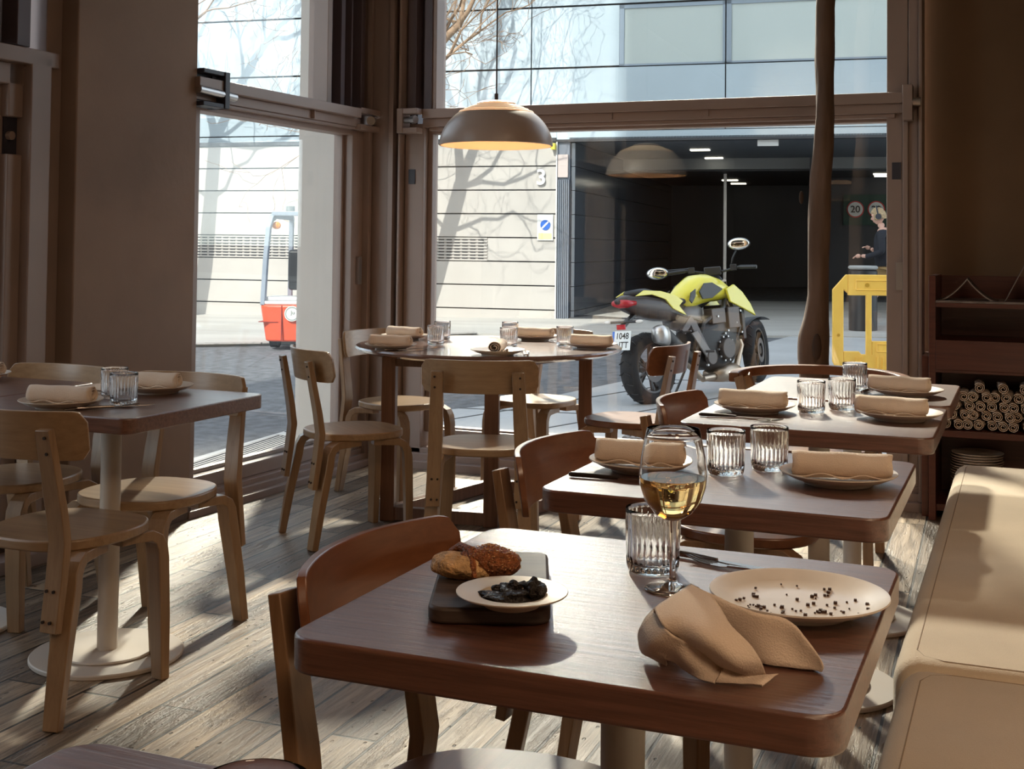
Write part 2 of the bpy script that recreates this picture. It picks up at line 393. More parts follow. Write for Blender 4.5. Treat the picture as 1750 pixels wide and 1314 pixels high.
# ---- second side window, only its frame and a sliver of glass are in the photo
w2 = winset('window_2', LB, 0, 0, 'side window beyond the plaster pillar')
b = LB()
b.box(2.32, 2.40, .08, .3, 0, 3.2); b.box(2.40, 2.50, .05, .2, 0, 1.9); b.box(2.5, 2.57, .09, .2, 0, 1.52); b.box(2.5, 2.57, .09, .2, 1.66, 1.9); b.box(2.5, 2.62, .13, .2, 0, 1.86)
b.box(2.4, 5.0, .09, .2, 0, .14); b.box(2.4, 5.0, .09, .2, 1.78, 1.86); b.box(4.9, 5.0, .08, .2, 0, 3.2)
b.box(3.68, 3.76, .1, .2, 0, 3.2)
b.build('frame', M_FRAME, w2, bevel=.004)
LB().box(2.36, 5.0, .05, .16, 1.86, 1.92).build('transom', M_FRAME, w2, bevel=.004)
LB().box(2.5, 2.56, .12, .2, 1.52, 1.66).build('lock_recess', M_FRAMED, w2)
LB().cyl((2.54, .1, 1.59), (2.54, .12, 1.59), .016).build('lock_knob', M_FRAME, w2, smooth=40)
LB().box(2.6, 4.95, .15, .156, .14, 1.8).build('glass_pane', M_PANE, w2)
LB().box(2.75, 4.95, .15, .156, 1.92, 3.2).build('glass_pane', M_PANE, w2)
shutter(LB, 2.45, 2.82, .1, 'folded_shutter', w2, n=3)
b = LB(); b.box(2.32, 5.0, -.02, .12, 0, .05); b.build('sill', M_FRAME, w2, bevel=.004)
# ---- corner column with its tracks
b = MB(); b.prism([(x-3.277, y+6.15) for x, y in rrect(.15, .2, .03)], -.3, 3.42); b.box(-3.36, -3.335, 6.03, 6.25, -.02, 3.4); b.box(-3.222, -3.195, 6.03, 6.25, -.02, 3.4)
struct(b.build('trim_2', M_FRAME, smooth=35), 'slim corner column between the two glazed walls')
struct(MB().box(-3.36, -3.10, 6.14, 6.3, -.2, 3.4).build('trim_3', M_FRAMED))
b = LB(); b.box(.0, .03, .03, .2, -.02, 3.4); b.box(.045, .06, .04, .2, -.02, 3.4); b.box(-.02, .1, .1, .22, -.02, 3.4)
struct(b.build('trim_4', M_FRAME))

# ---- big window facing the street
w4 = winset('window_3', MB, 0, 0, 'large street window behind the round table')
b = MB()
b.box(-3.145, -3.03, 6.08, 6.25, 0, 1.86); b.box(-3.03, -3.0, 6.13, 6.2, .18, 1.84); b.box(-3.165, -3.15, 6.03, 6.25, 0, 3.3)
b.box(-.60, -.525, 6.1, 6.25, 0, 1.86); b.box(-.525, -.5, 6.07, 6.25, 0, 1.9); b.box(-.50, -.455, 6.09, 6.25, 0, 3.3)
b.box(-3.0, -.6, 6.12, 6.25, .1, .2); b.box(-3.0, -.6, 6.15, 6.2, .2, .21); b.box(-3.0, -.6, 6.12, 6.2, 1.805, 1.825)
b.box(-.452, -.435, 6.04, 6.2, 0, 3.3)
b.build('frame', M_FRAME, w4, bevel=.004)
b = MB(); b.box(-3.02, -.52, 6.03, 6.2, 1.885, 1.935); b.box(-3.03, -.52, 6.06, 6.2, 1.84, 1.885); b.box(-3.0, -.56, 6.08, 6.2, 1.82, 1.84)
b.box(-1.95, -1.945, 6.05, 6.07, 1.85, 1.885); b.box(-1.45, -1.445, 6.05, 6.07, 1.85, 1.885)
b.build('transom', M_FRAME, w4, bevel=.003)
b = MB(); b.box(-3.2, -.43, 6.08, 6.25, 0, .1); b.box(-3.2, -.43, 6.05, 6.25, 0, .075); b.box(-3.25, -.43, 6.0, 6.1, -.02, .04)
b.build('sill', M_FRAME, w4, bevel=.004)
MB().box(-3.01, -.595, 6.172, 6.178, .19, 1.83).build('glass_pane', M_PANE, w4)
MB().box(-2.99, -.595, 6.172, 6.178, 1.92, 3.2).build('glass_pane', M_PANE, w4)
shutter(MB, -3.16, -2.97, 6.1, 'folded_shutter', w4, n=2)
MB().box(-2.985, -2.96, 6.08, 6.2, 1.93, 3.2).build('upper_stile', M_FRAME, w4, bevel=.003)
MB().box(-.6, -.505, 6.11, 6.22, 1.93, 3.2).build('upper_stile', M_FRAME, w4, bevel=.003)
# pivot brackets
b = LB(); b.box(.015, .25, -.015, .06, 1.905, 1.935); b.box(.015, .25, -.015, .06, 1.815, 1.845); b.box(.015, .045, -.02, .08, 1.815, 1.935); b.box(.22, .25, .04, .08, 1.83, 1.92)
b.build('pivot_bracket', M_FRAME, w1, bevel=.003)
b = LB(); b.cyl((.17, -.03, 1.868), (.05, .03, 1.876), .02); b.cyl((.185, -.037, 1.867), (.155, -.022, 1.869), .025, n=8); b.build('pivot_pin', M_STEEL, w1, smooth=40)
b = MB(); b.box(-3.135, -3.02, 5.97, 6.04, 1.905, 1.935); b.box(-3.135, -3.02, 5.97, 6.04, 1.80, 1.83); b.box(-3.14, -3.105, 5.965, 6.06, 1.80, 1.935)
b.build('pivot_bracket', M_FRAME, w4, bevel=.003)
b = MB(); b.cyl((-3.10, 5.99, 1.872), (-3.04, 5.97, 1.872), .018); b.cyl((-3.05, 5.973, 1.872), (-3.025, 5.965, 1.872), .023, n=8); b.build('pivot_pin', M_STEEL, w4, smooth=40)
b = MB(); b.box(-.52, -.475, 6.0, 6.07, 1.80, 1.965); b.build('pivot_bracket', M_FRAME, w4, bevel=.003)
b = MB(); b.cyl((-.49, 6.02, 1.885), (-.44, 6.02, 1.885), .02); b.build('pivot_pin', M_STEEL, w4, smooth=40)
MB().box(-.575, -.535, 6.095, 6.101, 1.53, 1.61).build('lock_recess', M_FRAMED, w4)
MB().box(-3.12, -3.08, 6.075, 6.081, 1.53, 1.61).build('lock_recess', M_FRAMED, w4)
MB().box(-.555, -.525, 6.07, 6.1, 1.01, 1.14).build('hinge', M_STEEL, w4)
LB().box(.13, .16, .04, .06, .98, 1.13).build('hinge', M_STEEL, w1)

# ================================================================ OUTSIDE
def gz(x, y): return -.473+.012*x+.027*y
M_ASPH = mat('asphalt', (.125, .127, .135), .85, bump=.8, bscale=60, var=.35, vscale=9, detail=14)
M_PAVE = mat('pale_paving', (.42, .42, .42), .8, bump=.2, bscale=20, var=.09, vscale=1.5)
M_PAVE2 = mat('far_paving', (.45, .43, .40), .8, bump=.2, bscale=10, var=.12, vscale=1.2, stretch=(.4, 2, 1))
M_KERB = mat('granite_kerb', (.33, .31, .29), .8, bump=.4, bscale=40, var=.3, vscale=14)
M_JOINT = mat('paving_joint', (.09, .09, .09), .9)
def slab(pts, up_, th=.15):
    b = MB(); n = len(pts)
    vs = [(x, y, gz(x, y)+up_-th) for x, y in pts]+[(x, y, gz(x, y)+up_) for x, y in pts]
    b.add(vs, [tuple(reversed(range(n))), tuple(range(n, 2*n))]+[(i, (i+1) % n, n+(i+1) % n, n+i) for i in range(n)]); return b
gnd = slab([(-45, -28), (30, -28), (30, 45), (-45, 45)], 0, .5).build('ground_road', M_ASPH)
tag(gnd, 'grey asphalt roadway of the street outside', kind='structure')
near = [(-5.42, -27), (-3.8, -27), (-3.8, 6.4), (9, 6.4), (9, 17.5), (-3.0, 17.5), (-3.72, 12.4), (-4.19, 10.57), (-4.9, 9.55), (-5.42, 8.5)]
gp = slab(near, .02).build('ground_pavement', M_PAVE); tag(gp, 'pale paving slabs of the pavement below the windows', kind='structure')
b = MB()
def strip(b, x0, y0, x1, y1, w, up_):
    d = Vector((x1-x0, y1-y0)); nn = Vector((-d.y, d.x)).normalized()*w/2
    P = [(x0+nn.x, y0+nn.y), (x1+nn.x, y1+nn.y), (x1-nn.x, y1-nn.y), (x0-nn.x, y0-nn.y)]
    vs = [(x, y, gz(x, y)+up_-.01) for x, y in P]+[(x, y, gz(x, y)+up_) for x, y in P]
    b.add(vs, [(3, 2, 1, 0), (4, 5, 6, 7)]+[(i, (i+1) % 4, 4+(i+1) % 4, 4+i) for i in range(4)])
for k in range(9):
    strip(b, -5.2+k*1.0, 7.6+k*.1, -3.2+k*1.0, 12.2, .02, .024)
strip(b, -5.4, 8.45, -3.8, 8.3, .02, .024); strip(b, -4.6, 10.0, 6, 10.4, .02, .024); strip(b, -3.7, 12.4, 8, 13.2, .02, .024)
tag(b.build('ground_joints', M_JOINT), 'thin dark seams between the paving slabs', kind='structure')
far = [(-45, 12.2), (-11.5, 13.5), (-9.6, 14.4), (-7.4, 16.6), (-2, 17.6), (20, 19.2), (20, 26), (-45, 22)]
tag(slab(far, .03).build('ground_far_pavement', M_PAVE2), 'sunlit paving along the opposite building', kind='structure')
b = MB()
for i in range(3): strip(b, *far[i], *far[i+1], .18, .045)
tag(b.build('ground_kerb', M_KERB), 'rough granite kerb stones of the far pavement', kind='structure')
# street grates
M_GRATE = mat('cast_iron_grate', (.16, .16, .17), .6, metal=.3)
def grate(cx, cy, w, d, rot, nbar, label):
    z = gz(cx, cy)+.022; r = empty('street_grate', (cx, cy, z), rot, rx=math.atan(.027))
    tag(r, label, 'drain grate')
    f = MB(); f.box(-w/2, w/2, -d/2, -d/2+.03, 0, .012); f.box(-w/2, w/2, d/2-.03, d/2, 0, .012); f.box(-w/2, -w/2+.03, -d/2, d/2, 0, .012); f.box(w/2-.03, w/2, -d/2, d/2, 0, .012)
    f.build('grate_frame', M_GRATE, r)
    g = MB()
    for i in range(nbar):
        x = -w/2+w*(i+.5)/nbar; g.box(x-w*.28/nbar, x+w*.28/nbar, -d/2, d/2, 0, .01)
    g.build('grate_bars', M_GRATE, r)
    MB().box(-w/2, w/2, -d/2, d/2, -.002, .001).build('drain_pit', M_JOINT, r)
grate(-2.62, 9.75, .42, 1.5, 0.05, 9, 'striped metal grate in the pavement seen beneath the chair by the window')
grate(-5.0, 7.5, .6, 1.5, 0.05, 16, 'textured metal grating set in the pavement below the side window')

# ---- opposite building: local t runs left along it, w goes into it, z up
MF = Matrix(((-.9944, -.106, 0, -7.2), (-.106, .9944, 0, 19.387), (0, 0, 1, 0), (0, 0, 0, 1)))
def FB(): b = MB(); b.m = MF.copy(); return b
M_STONE = mat('grey_stone_panels', (.46, .43, .40), .75, bump=.1, bscale=14, var=.06, vscale=1.3)
M_GAP = mat('panel_gap', (.06, .06, .065), .9)
M_FGL = mat('frosted_facade_glass', (.42, .50, .56), .12, spec=.8, coat=.6, var=.05, vscale=.9)
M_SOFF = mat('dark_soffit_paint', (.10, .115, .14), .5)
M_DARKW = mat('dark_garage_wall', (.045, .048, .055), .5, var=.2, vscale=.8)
M_BEAM = mat('grey_beam_paint', (.20, .205, .21), .6)
bd = tag(empty('office_building', (-7.2, 19.387, 0)), 'pale office building with stone panelled base and glass upper floor across the street', 'building')
bd.rotation_euler = (0, 0, 0)
def FBuild(b, name, m, **k):
    o = b.build(name, m, None, **k); o.parent = bd; o.matrix_parent_inverse = Matrix.Translation((7.2, -19.387, 0)); return o
b = FB(); b.box(0, 30, .04, .5, -.8, 3.0); b.box(-14, 30, .06, .6, 3.0, 6.7); FBuild(b, 'backing_wall', M_GAP)
b = FB()
for k in range(-2, 8):
    z0 = .13+.4*k-.4+.4
    if abs(z0-.93) < .01:
        continue
    b.box(0, 30, 0, .05, z0+.012, z0+.39) if z0+.4 < 3.0 else None
b.box(0, 1.18, 0, .05, .942, 1.32)
FBuild(b, 'stone_panel_courses', M_STONE)
g = FB(); g.box(1.18, 30, 0.02, .05, .942, 1.32); FBuild(g, 'vent_grille', M_STONE)
g = FB()
for r_ in range(7):
    for c_ in range(62):
        t = 1.26+c_*.142; z = .975+r_*.052
        g.box(t, t+.095, .008, .03, z-.009, z+.009)
FBuild(g, 'vent_slots', M_GAP)
g = FB()
for r_ in range(8): g.box(1.19, 30, .0, .03, .949+r_*.052-.012, .949+r_*.052+.012)
FBuild(g, 'vent_bars', M_STONE)
FBuild(FB().box(0, 30, -.03, .05, 2.935, 3.0), 'ledge_strip', M_GAP)
FBuild(FB().box(-14, 0, -.02, .1, 2.93, 2.97), 'ledge_strip', M_GAP)
FBuild(FB().box(0, 30, -.01, .05, 3.0, 3.09), 'ledge_glass', M_FGL)
b = FB()
tj = [-14, -12.4, -9.2, -6.0, -2.79, .45, 3.65, 6.87, 10.1, 13.3, 16.5, 20, 25, 30]
for zr in ((3.1, 4.15), (4.17, 5.18), (5.2, 6.3), (6.32, 6.7)):
    for i in range(len(tj)-1):
        if zr[0] == 4.17 and tj[i+1] <= .46:
            if i == 4: b.box(-1.05, .44, 0, .03, 4.182, 5.18)
            continue
        b.box(tj[i]+.01, tj[i+1]-.01, 0, .03, zr[0]+.012, zr[1])
b.box(-14, 0, 0, .03, 2.97, 3.1)
FBuild(b, 'glass_cladding', M_FGL)
M_FW = mat('office_window_glass', (.50, .56, .55), .06, spec=1, coat=1)
M_FWF = mat('office_window_frame', (.25, .30, .36), .4, metal=.3)
for i in range(5):
    t0, t1 = tj[i], tj[i+1]
    if i == 4: t1 = -1.04
    o = FBuild(FB().box(t0+.01, t1-.01, .01, .05, 4.17, 4.2).box(t0+.01, t1-.01, .01, .05, 5.12, 5.18).box(t0+.01, t0+.05, .01, .05, 4.17, 5.18).box(t1-.09, t1-.01, .01, .05, 4.17, 5.18), 'window_frame', M_FWF)
    p = FBuild(FB().box(t0+.05, t1-.09, .03, .05, 4.2, 5.12), 'window_pane', M_FW)
# garage entrance
FBuild(FB().box(.0, .07, -.12, -.02, 2.80, 2.90), 'yellow_beacon', mat('beacon_yellow', (.75, .62, .05), .4))
FBuild(FB().box(-.2, -.03, -.012, .05, 2.34, 2.72), 'jamb_panel', mat('pale_jamb_panel', (.5, .42, .40), .5))
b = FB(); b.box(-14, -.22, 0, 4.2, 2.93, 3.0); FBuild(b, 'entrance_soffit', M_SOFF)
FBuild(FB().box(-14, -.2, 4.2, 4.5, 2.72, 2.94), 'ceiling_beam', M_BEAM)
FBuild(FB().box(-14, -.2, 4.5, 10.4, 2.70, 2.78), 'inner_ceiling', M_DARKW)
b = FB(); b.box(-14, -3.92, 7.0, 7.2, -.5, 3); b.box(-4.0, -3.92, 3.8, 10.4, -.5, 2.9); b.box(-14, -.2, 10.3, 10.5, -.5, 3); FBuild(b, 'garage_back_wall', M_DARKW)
b = FB()
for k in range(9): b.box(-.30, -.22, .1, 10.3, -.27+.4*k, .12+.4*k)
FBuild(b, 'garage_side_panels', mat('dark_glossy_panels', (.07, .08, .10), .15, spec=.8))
b = FB(); b.box(-.02, .0, -.02, .3, -.5, 2.93)
FBuild(b, 'jamb_edge', mat('white_edge', (.6, .6, .6), .5))
b = FB()
for k in range(6): b.box(-.22+.033*k, -.20+.033*k, .0, .3, -.5, 2.3)
b.box(-.22, -.02, .03, .3, -.5, 2.93); FBuild(b, 'corrugated_jamb', mat('blue_grey_jamb', (.15, .17, .21), .4))
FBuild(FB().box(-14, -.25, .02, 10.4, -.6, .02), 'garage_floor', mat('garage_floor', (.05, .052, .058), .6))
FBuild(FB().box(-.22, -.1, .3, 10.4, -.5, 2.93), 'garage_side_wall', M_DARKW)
FBuild(FB().box(-2.2, -2.14, 5.4, 5.46, -.3, 2.72), 'door_edge', M_STEEL)
M_LAMP = mat('lit_downlight', (.8, .8, .75), .5, emit=((1, .9, .75), 3.0))
for (t, w) in ((-2.13, 1.9), (-2.12, 3.95), (-2.02, 7.6), (-2.05, 9.1), (-5.25, 6.3), (-5.23, 5.6)):
    zc = 2.925 if w < 4.2 else 2.695
    FBuild(FB().box(t-.17, t+.17, w-.06, w+.06, zc-.02, zc), 'strip_light', M_LAMP)
FBuild(FB().box(-3.62, -3.29, .1, .12, 2.83, 2.95), 'white_notice', mat('white_plate', (.75, .75, .75), .5))
# speed limit board in the garage
M_WHITE = mat('sign_white', (.7, .7, .68), .5); M_RD = mat('sign_red', (.5, .03, .03), .5); M_GRN = mat('dark_green_board', (.012, .05, .035), .5); M_INK = mat('ink_black', (.01, .01, .01), .5)
def fw_m(t, w, z): return MF @ Matrix.Translation((t, w, z)) @ Matrix(((-1, 0, 0, 0), (0, 0, -1, 0), (0, 1, 0, 0), (0, 0, 0, 1)))
sg = tag(empty('speed_limit_board', (MF @ Vector((-5.0, 6.9, 2.03)))), 'dark green garage board with two round 20 signs', 'sign')
def SBuild(b, n, m, **k):
    o = b.build(n, m, None, **k); o.parent = sg; o.matrix_parent_inverse = Matrix.Translation(-sg.location); return o
TS = (-4.70, -5.12)
SBuild(FB().box(-5.7, -4.46, 6.93, 7.0, 1.70, 2.34), 'board', M_GRN)
for t in TS:
    b = MB(); b.m = MF @ Matrix.Translation((t, 6.92, 2.03)) @ Matrix.Rotation(pi/2, 4, 'X'); b.lathe([(0, -.01), (.175, -.01), (.175, .01), (0, .01)], 32); SBuild(b, 'red_ring', M_RD)
    b = MB(); b.m = MF @ Matrix.Translation((t, 6.905, 2.03)) @ Matrix.Rotation(pi/2, 4, 'X'); b.lathe([(0, -.005), (.15, -.005), (.15, .012), (0, .012)], 32); SBuild(b, 'sign_face', M_WHITE)
    o = text_obj('numerals', '20', .2, M_INK, fw_m(t, 6.885, 2.025)); o.parent = sg; o.matrix_parent_inverse = Matrix.Translation(-sg.location)
# house number and no parking plate
o = text_obj('house_number', '3', .36, mat('number_white', (.85, .85, .85), .4), fw_m(.25, -.03, 2.33), extrude=.02); tag(o, 'white house number 3 on the pale stone wall', 'house number')
ns = tag(empty('no_parking_sign', MF @ Vector((.18, -.03, 1.5))), 'white plate with a blue round no parking mark fixed beside the garage entrance', 'sign')
def NBuild(b, n, m, **k):
    o = b.build(n, m, None, **k); o.parent = ns; o.matrix_parent_inverse = Matrix.Translation(-ns.location); return o
NBuild(FB().box(.04, .31, -.03, -.01, 1.29, 1.72), 'plate', M_WHITE)
NBuild(FB().box(.06, .29, -.034, -.03, 1.31, 1.41), 'yellow_field', mat('sign_yellow', (.75, .7, .3), .5))
b = MB(); b.m = MF @ Matrix.Translation((.17, -.036, 1.545)) @ Matrix.Rotation(pi/2, 4, 'X'); b.lathe([(0, -.004), (.085, -.004), (.085, .006), (0, .006)], 32); NBuild(b, 'blue_disc', mat('sign_blue', (.02, .12, .5), .5))
b = MB(); b.m = MF @ Matrix.Translation((.17, -.046, 1.545)) @ Matrix.Rotation(radians(-45), 4, 'Y'); b.box(-.014, .014, -.002, .004, -.08, .08); NBuild(b, 'slash', M_WHITE)

# ---- our own block and its neighbour: they shade the street
M_OWN = mat('own_render', (.42, .39, .35), .8)
struct(MB().box(-3.78, 14, -9, 6.45, 3.52, 30).build('wall_upper_block', M_OWN))
struct(MB().box(-3.9, -3.42, 6.2, 6.5, -.5, 3.6).build('wall_street_pier', mat('pale_pier', (.62, .58, .54), .7, var=.04, vscale=3)), 'pale outside pier seen through the side window')
struct(MB().box(-10.7, 14, -24, -9, -1.2, 36).build('wall_neighbour_block', M_OWN))
struct(MB().box(-24, -20, -10, 12, -.8, 7).build('wall_side_street_block', M_OWN))
# ================================================================ FURNITURE
def bent_board(w, h, z0, fy, th, nx=28, rc=.02, axis_tilt=0):
    """upright curved plywood board; fy(x) gives its y; corner radius rc"""
    b = MB(); rows = []
    for side in (0, 1):
        rows.append([])
        for i in range(nx+1):
            x = -w/2+w*i/nx; e = w/2-abs(x); cut = 0
            if e < rc: cut = rc-sqrt(max(0, rc*rc-(rc-e)**2))
            sl = (fy(x+.001)-fy(x-.001))/.002; L = sqrt(1+sl*sl)
            for k in range(5):
                z = z0+cut+(h-2*cut)*k/4
                off = th*(side-.5)
                rows[side].append((x-off*sl/L*1.0, fy(x)+off/L+axis_tilt*(z-z0), z))
    n = len(rows[0]); vs = rows[0]+rows[1]; fs = []
    for i in range(nx):
        for k in range(4):
            a = i*5+k; fs.append((a, a+1, a+6, a+5)); fs.append((n+a, n+a+5, n+a+6, n+a+1))
    for i in range(nx):
        for k in (0, 4): a = i*5+k; fs.append((a, a+5, n+a+5, n+a))
    for i in (0, nx):
        for k in range(4): a = i*5+k; fs.append((a, a+1, n+a+1, n+a))
    return b.add(vs, fs)
def superell(w, d, p, n=40, front=1.0):
    pts = []
    for i in range(n):
        a = 2*pi*i/n; c, s_ = cos(a), sin(a)
        x = math.copysign(abs(c)**(2/p), c)*w/2; y = math.copysign(abs(s_)**(2/p), s_)*d/2
        if y < 0: x *= 1-.10*(-y/(d/2))
        pts.append((x, y))
    return pts
M_SCREW = mat('dark_screw', (.05, .035, .03), .4, metal=.6)
def make_chair(wm, lm, label, group, bm=None):
    r = tag(empty('dining_chair'), label, 'chair', group)
    b = MB(); b.prism(superell(.385, .39, 2.7), .412, .44); s = b.build('seat', wm, r, smooth=35, bevel=.005)
    def leg(sx, sy):
        b = MB(); x = sx*.163
        y0, y1 = (sy*.165, sy*.03)
        yb = sy*.175+(-.06 if sy < 0 else .0)
        pts = [(x*.86, y1, .4), (x*.9, y1+sy*.05, .4), (x*.97, y0-sy*.03, .398), (x*1.0, y0-sy*.008, .385), (x*1.01, y0+sy*.004, .362), (x*1.02, y0+sy*.008, .33), (x*1.06, (y0+yb)/2+sy*.006, .17), (x*1.10, yb, 0)]
        b.tube(pts, 0, flat=[(.024, .012), (.025, .013), (.026, .0145), (.0265, .0155), (.027, .0165), (.027, .017), (.025, .016), (.021, .014)])
        return b.build('leg', lm, r, smooth=25, bevel=.0025)
    for sx in (-1, 1):
        for sy in (1, -1): leg(sx, sy)
        x = sx*.158
        b = MB()
        b.tube([(x*1.03, -.232, .235), (x*1.03, -.214, .36), (x*1.02, -.203, .45), (x, -.214, .53), (x*.97, -.235, .64), (x*.95, -.254, .735)], 0, flat=[(.026, .011), (.026, .012), (.026, .013), (.026, .012), (.024, .011), (.022, .010)])
        p = b.build('back_post', lm, r, smooth=25, bevel=.002)
        for dx, z, y in ((-.011, .262, -.2425), (.011, .262, -.2425), (-.011, .335, -.2315), (.011, .335, -.2315), (0, .715, -.2625), (0, .675, -.2535)):
            b = MB(); b.cyl((x*1.0+dx, y-.002, z), (x*1.0+dx, y+.006, z), .0042, n=8); b.build('screw', M_SCREW, p)
    fy = lambda x: -.226+1.35*x*x
    bent_board(.435, .125, .65, fy, .013, rc=.028, axis_tilt=-.16).build('backrest', bm or wm, r, smooth=40, bevel=.002)
    return r
ch_l = make_chair(M_BIRCH, M_BIRCHZ, 'x', 'birch dining chairs')
ch_r = make_chair(M_RED, M_REDZ, 'x', 'darker dining chairs')
def pc(proto, x, y, ang, label, group): return place(proto, (x, y, 0), -radians(ang), label, group)
GR, GL, GW = 'chairs around the round table', 'chairs at the left tables', 'darker chairs along the row of square tables'
pc(ch_l, -2.57, 4.53, 38, 'honey birch chair on the left of the round table, backrest turned to the side window', GR)
pc(ch_l, -1.93, 4.43, -17, 'honey birch chair seen from behind in front of the round table', GR)
pc(ch_l, -2.81, 5.42, 105, 'birch chair behind the left of the round table beside the corner column', GR)
pc(ch_l, -2.25, 5.80, 195, 'birch chair on the far side of the round table against the street window', GR)
pc(ch_l, -2.38, 2.66, 0, 'birch chair nearest at the left table, its back to the viewer', GL)
pc(ch_l, -2.49, 3.14, 180, 'birch chair behind the left table with a bright sunlit patch on its seat', GL)
pc(ch_l, -3.04, 3.16, 180, 'birch chair at the left edge partly hidden behind the left table', GL)
pc(ch_r, -.66, 1.58, 92, 'cognac brown chair at the nearest square table with the bread', GW)
pc(ch_r, -.75, 2.54, 92, 'cognac brown chair at the second square table in front of the round table', GW)
pc(ch_r, -.71, 3.47, 91, 'cognac brown chair at the third square table below the motorcycle', GW)
pc(ch_r, -1.62, 5.35, -83, 'brown chair at the right of the round table seen edge-on against the motorcycle wheel', GR)

# square pedestal tables
def make_table(label):
    r = tag(empty('square_table'), label, 'table')
    b = MB(); b.prism(rrect(.64, .63, .038), .698, .74); b.build('tabletop', M_OAK, r, smooth=30, bevel=.004, seg=3)
    b = MB(); b.cyl((0, 0, .012), (0, 0, .70), .029, n=32); b.build('pole', M_CREAM, r, smooth=40)
    MB().disc(.215, 0, .014, 64).build('base_plate', M_CREAM, r, smooth=30)
    MB().disc(.135, .014, .022, 48).build('base_collar', M_CREAM, r, smooth=30)
    MB().box(-.15, .15, -.15, .15, .690, .698).build('mounting_plate', M_BLACK, r)
    return r
tb = make_table('x')
GT = 'square pedestal tables in the row beside the banquette'; GLT = 'square pedestal tables by the side windows'
def pt(x, y, rz, label, g): return place(tb, (x, y, 0), radians(rz), label, g)
pt(-.485, 1.575, 0, 'nearest whole square walnut table with bread, wine and a crumpled napkin', GT)
pt(-.535, 2.525, 0, 'second square walnut table in the row, two tumblers standing between its two plates', GT)
pt(-.525, 3.52, 0, 'third square walnut table in the row below the motorcycle', GT)
pt(-.52, 4.20, 0, 'farthest square walnut table of the row in front of the tree trunk', GT)
pt(-.49, .615, 0, 'dark square table cut off at the bottom left corner of the photo', GT)
pt(-2.46, 2.925, 0, 'square walnut table on the left with two tumblers and knife near its corner', GLT)
pt(-3.105, 2.925, 0, 'walnut table at the left edge pushed against the left table', GLT)

# round table
rtb = tag(empty('round_table', (-2.26, 5.22, 0), radians(0)), 'large round marbled table laid for five in the window corner', 'table')
b = MB(); b.lathe([(0, .715), (.56, .715), (.60, .728), (.607, .738), (.60, .745), (0, .745)], 96); b.build('tabletop', M_OAKM, rtb, smooth=30)
RL = [(-.31, -.37), (.15, -.30), (.33, .40), (-.15, .40)]
def post(x, y, w, z0, z1, rot):
    b = MB(); b.box(-w/2, w/2, -w/2, w/2, z0, z1, Matrix.Translation((x, y, 0)) @ Matrix.Rotation(rot, 4, 'Z')); return b
for x, y in RL:
    post(x, y, .062, 0, .715, radians(18)).build('leg', M_LEGW, rtb, bevel=.003)
for i in range(4):
    (x0, y0), (x1, y1) = RL[i], RL[(i+1) % 4]
    for z in (.03, .69):
        b = MB(); b.tube([(x0, y0, z), (x1, y1, z)], 0, flat=(.02, .028 if z < .5 else .022)); b.build('stretcher', M_LEGW, rtb, bevel=.002)

# armchair with a hoop back behind the farthest table
ac = tag(empty('hoop_back_armchair', (-.74, 4.95, 0)), 'brown armchair with a curved hoop back behind the farthest square table', 'armchair')
pts = [(.33*cos(radians(a)), .26*sin(radians(a)), .69+.015*max(0, sin(radians(a)))) for a in range(-25, 206, 11)]
b = MB(); b.tube(pts, 0, flat=(.02, .018)); b.build('hoop_rail', M_RED, ac, smooth=30, bevel=.005)
b = MB(); b.prism(superell(.44, .42, 2.7), .41, .44); b.build('seat', M_RED, ac, smooth=30, bevel=.005)
for sx, sy in ((-1, -1), (1, -1), (-1, 1), (1, 1)):
    b = MB(); b.tube([(sx*.21, sy*.2, 0), (sx*.2, sy*.17, .42), (sx*.30, sy*.06, .69)], 0, flat=(.018, .015)); b.build('leg', M_REDZ, ac, bevel=.003)

# banquette cushions and plinth
bq = tag(empty('banquette', (.45, 2.2, 0)), 'long pale oatmeal linen banquette along the right side', 'banquette')
def cushion(x0, x1, y0, y1, z0, z1, r=.045):
    b = MB(); b.m = Matrix.Translation((-.45, -2.2, 0)); b.box(x0, x1, y0, y1, z0, z1)
    me = b.build('seat_cushion', M_BANQ, bq, bevel=r, seg=5, smooth=180)
    s = MB(); s.m = b.m
    zt = z1-.001; i_ = r*.86; q = .05
    P = [(x0+i_, y0+i_+q), (x0+i_, y1-i_-q), (x0+i_+q*.3, y1-i_-q*.3), (x0+i_+q, y1-i_), (x1-i_, y1-i_)]
    P2 = [(x0+i_, y0+i_+q), (x0+i_+q*.3, y0+i_+q*.3), (x0+i_+q, y0+i_), (x1-i_, y0+i_)]
    for PP in (P, P2): s.tube([(x, y, zt) for x, y in PP], .0012, n=6)
    s.build('seam', mat('seam_thread', (.28, .21, .15), .9), me)
cushion(-.225, 1.0, 2.37, 4.66, .31, .455)
cushion(-.205, 1.0, .2, 2.352, .31, .462)
b = MB(); b.m = Matrix.Translation((-.45, -2.2, 0)); b.box(-.12, 1.0, .2, 4.6, 0, .31); b.build('plinth', M_LEGW, bq)
b = MB(); b.m = Matrix.Translation((-.45, -2.2, 0)); b.box(.82, 1.0, .2, 4.66, .45, .9); b.build('back_cushion', M_BANQ, bq, bevel=.04, seg=4, smooth=180)

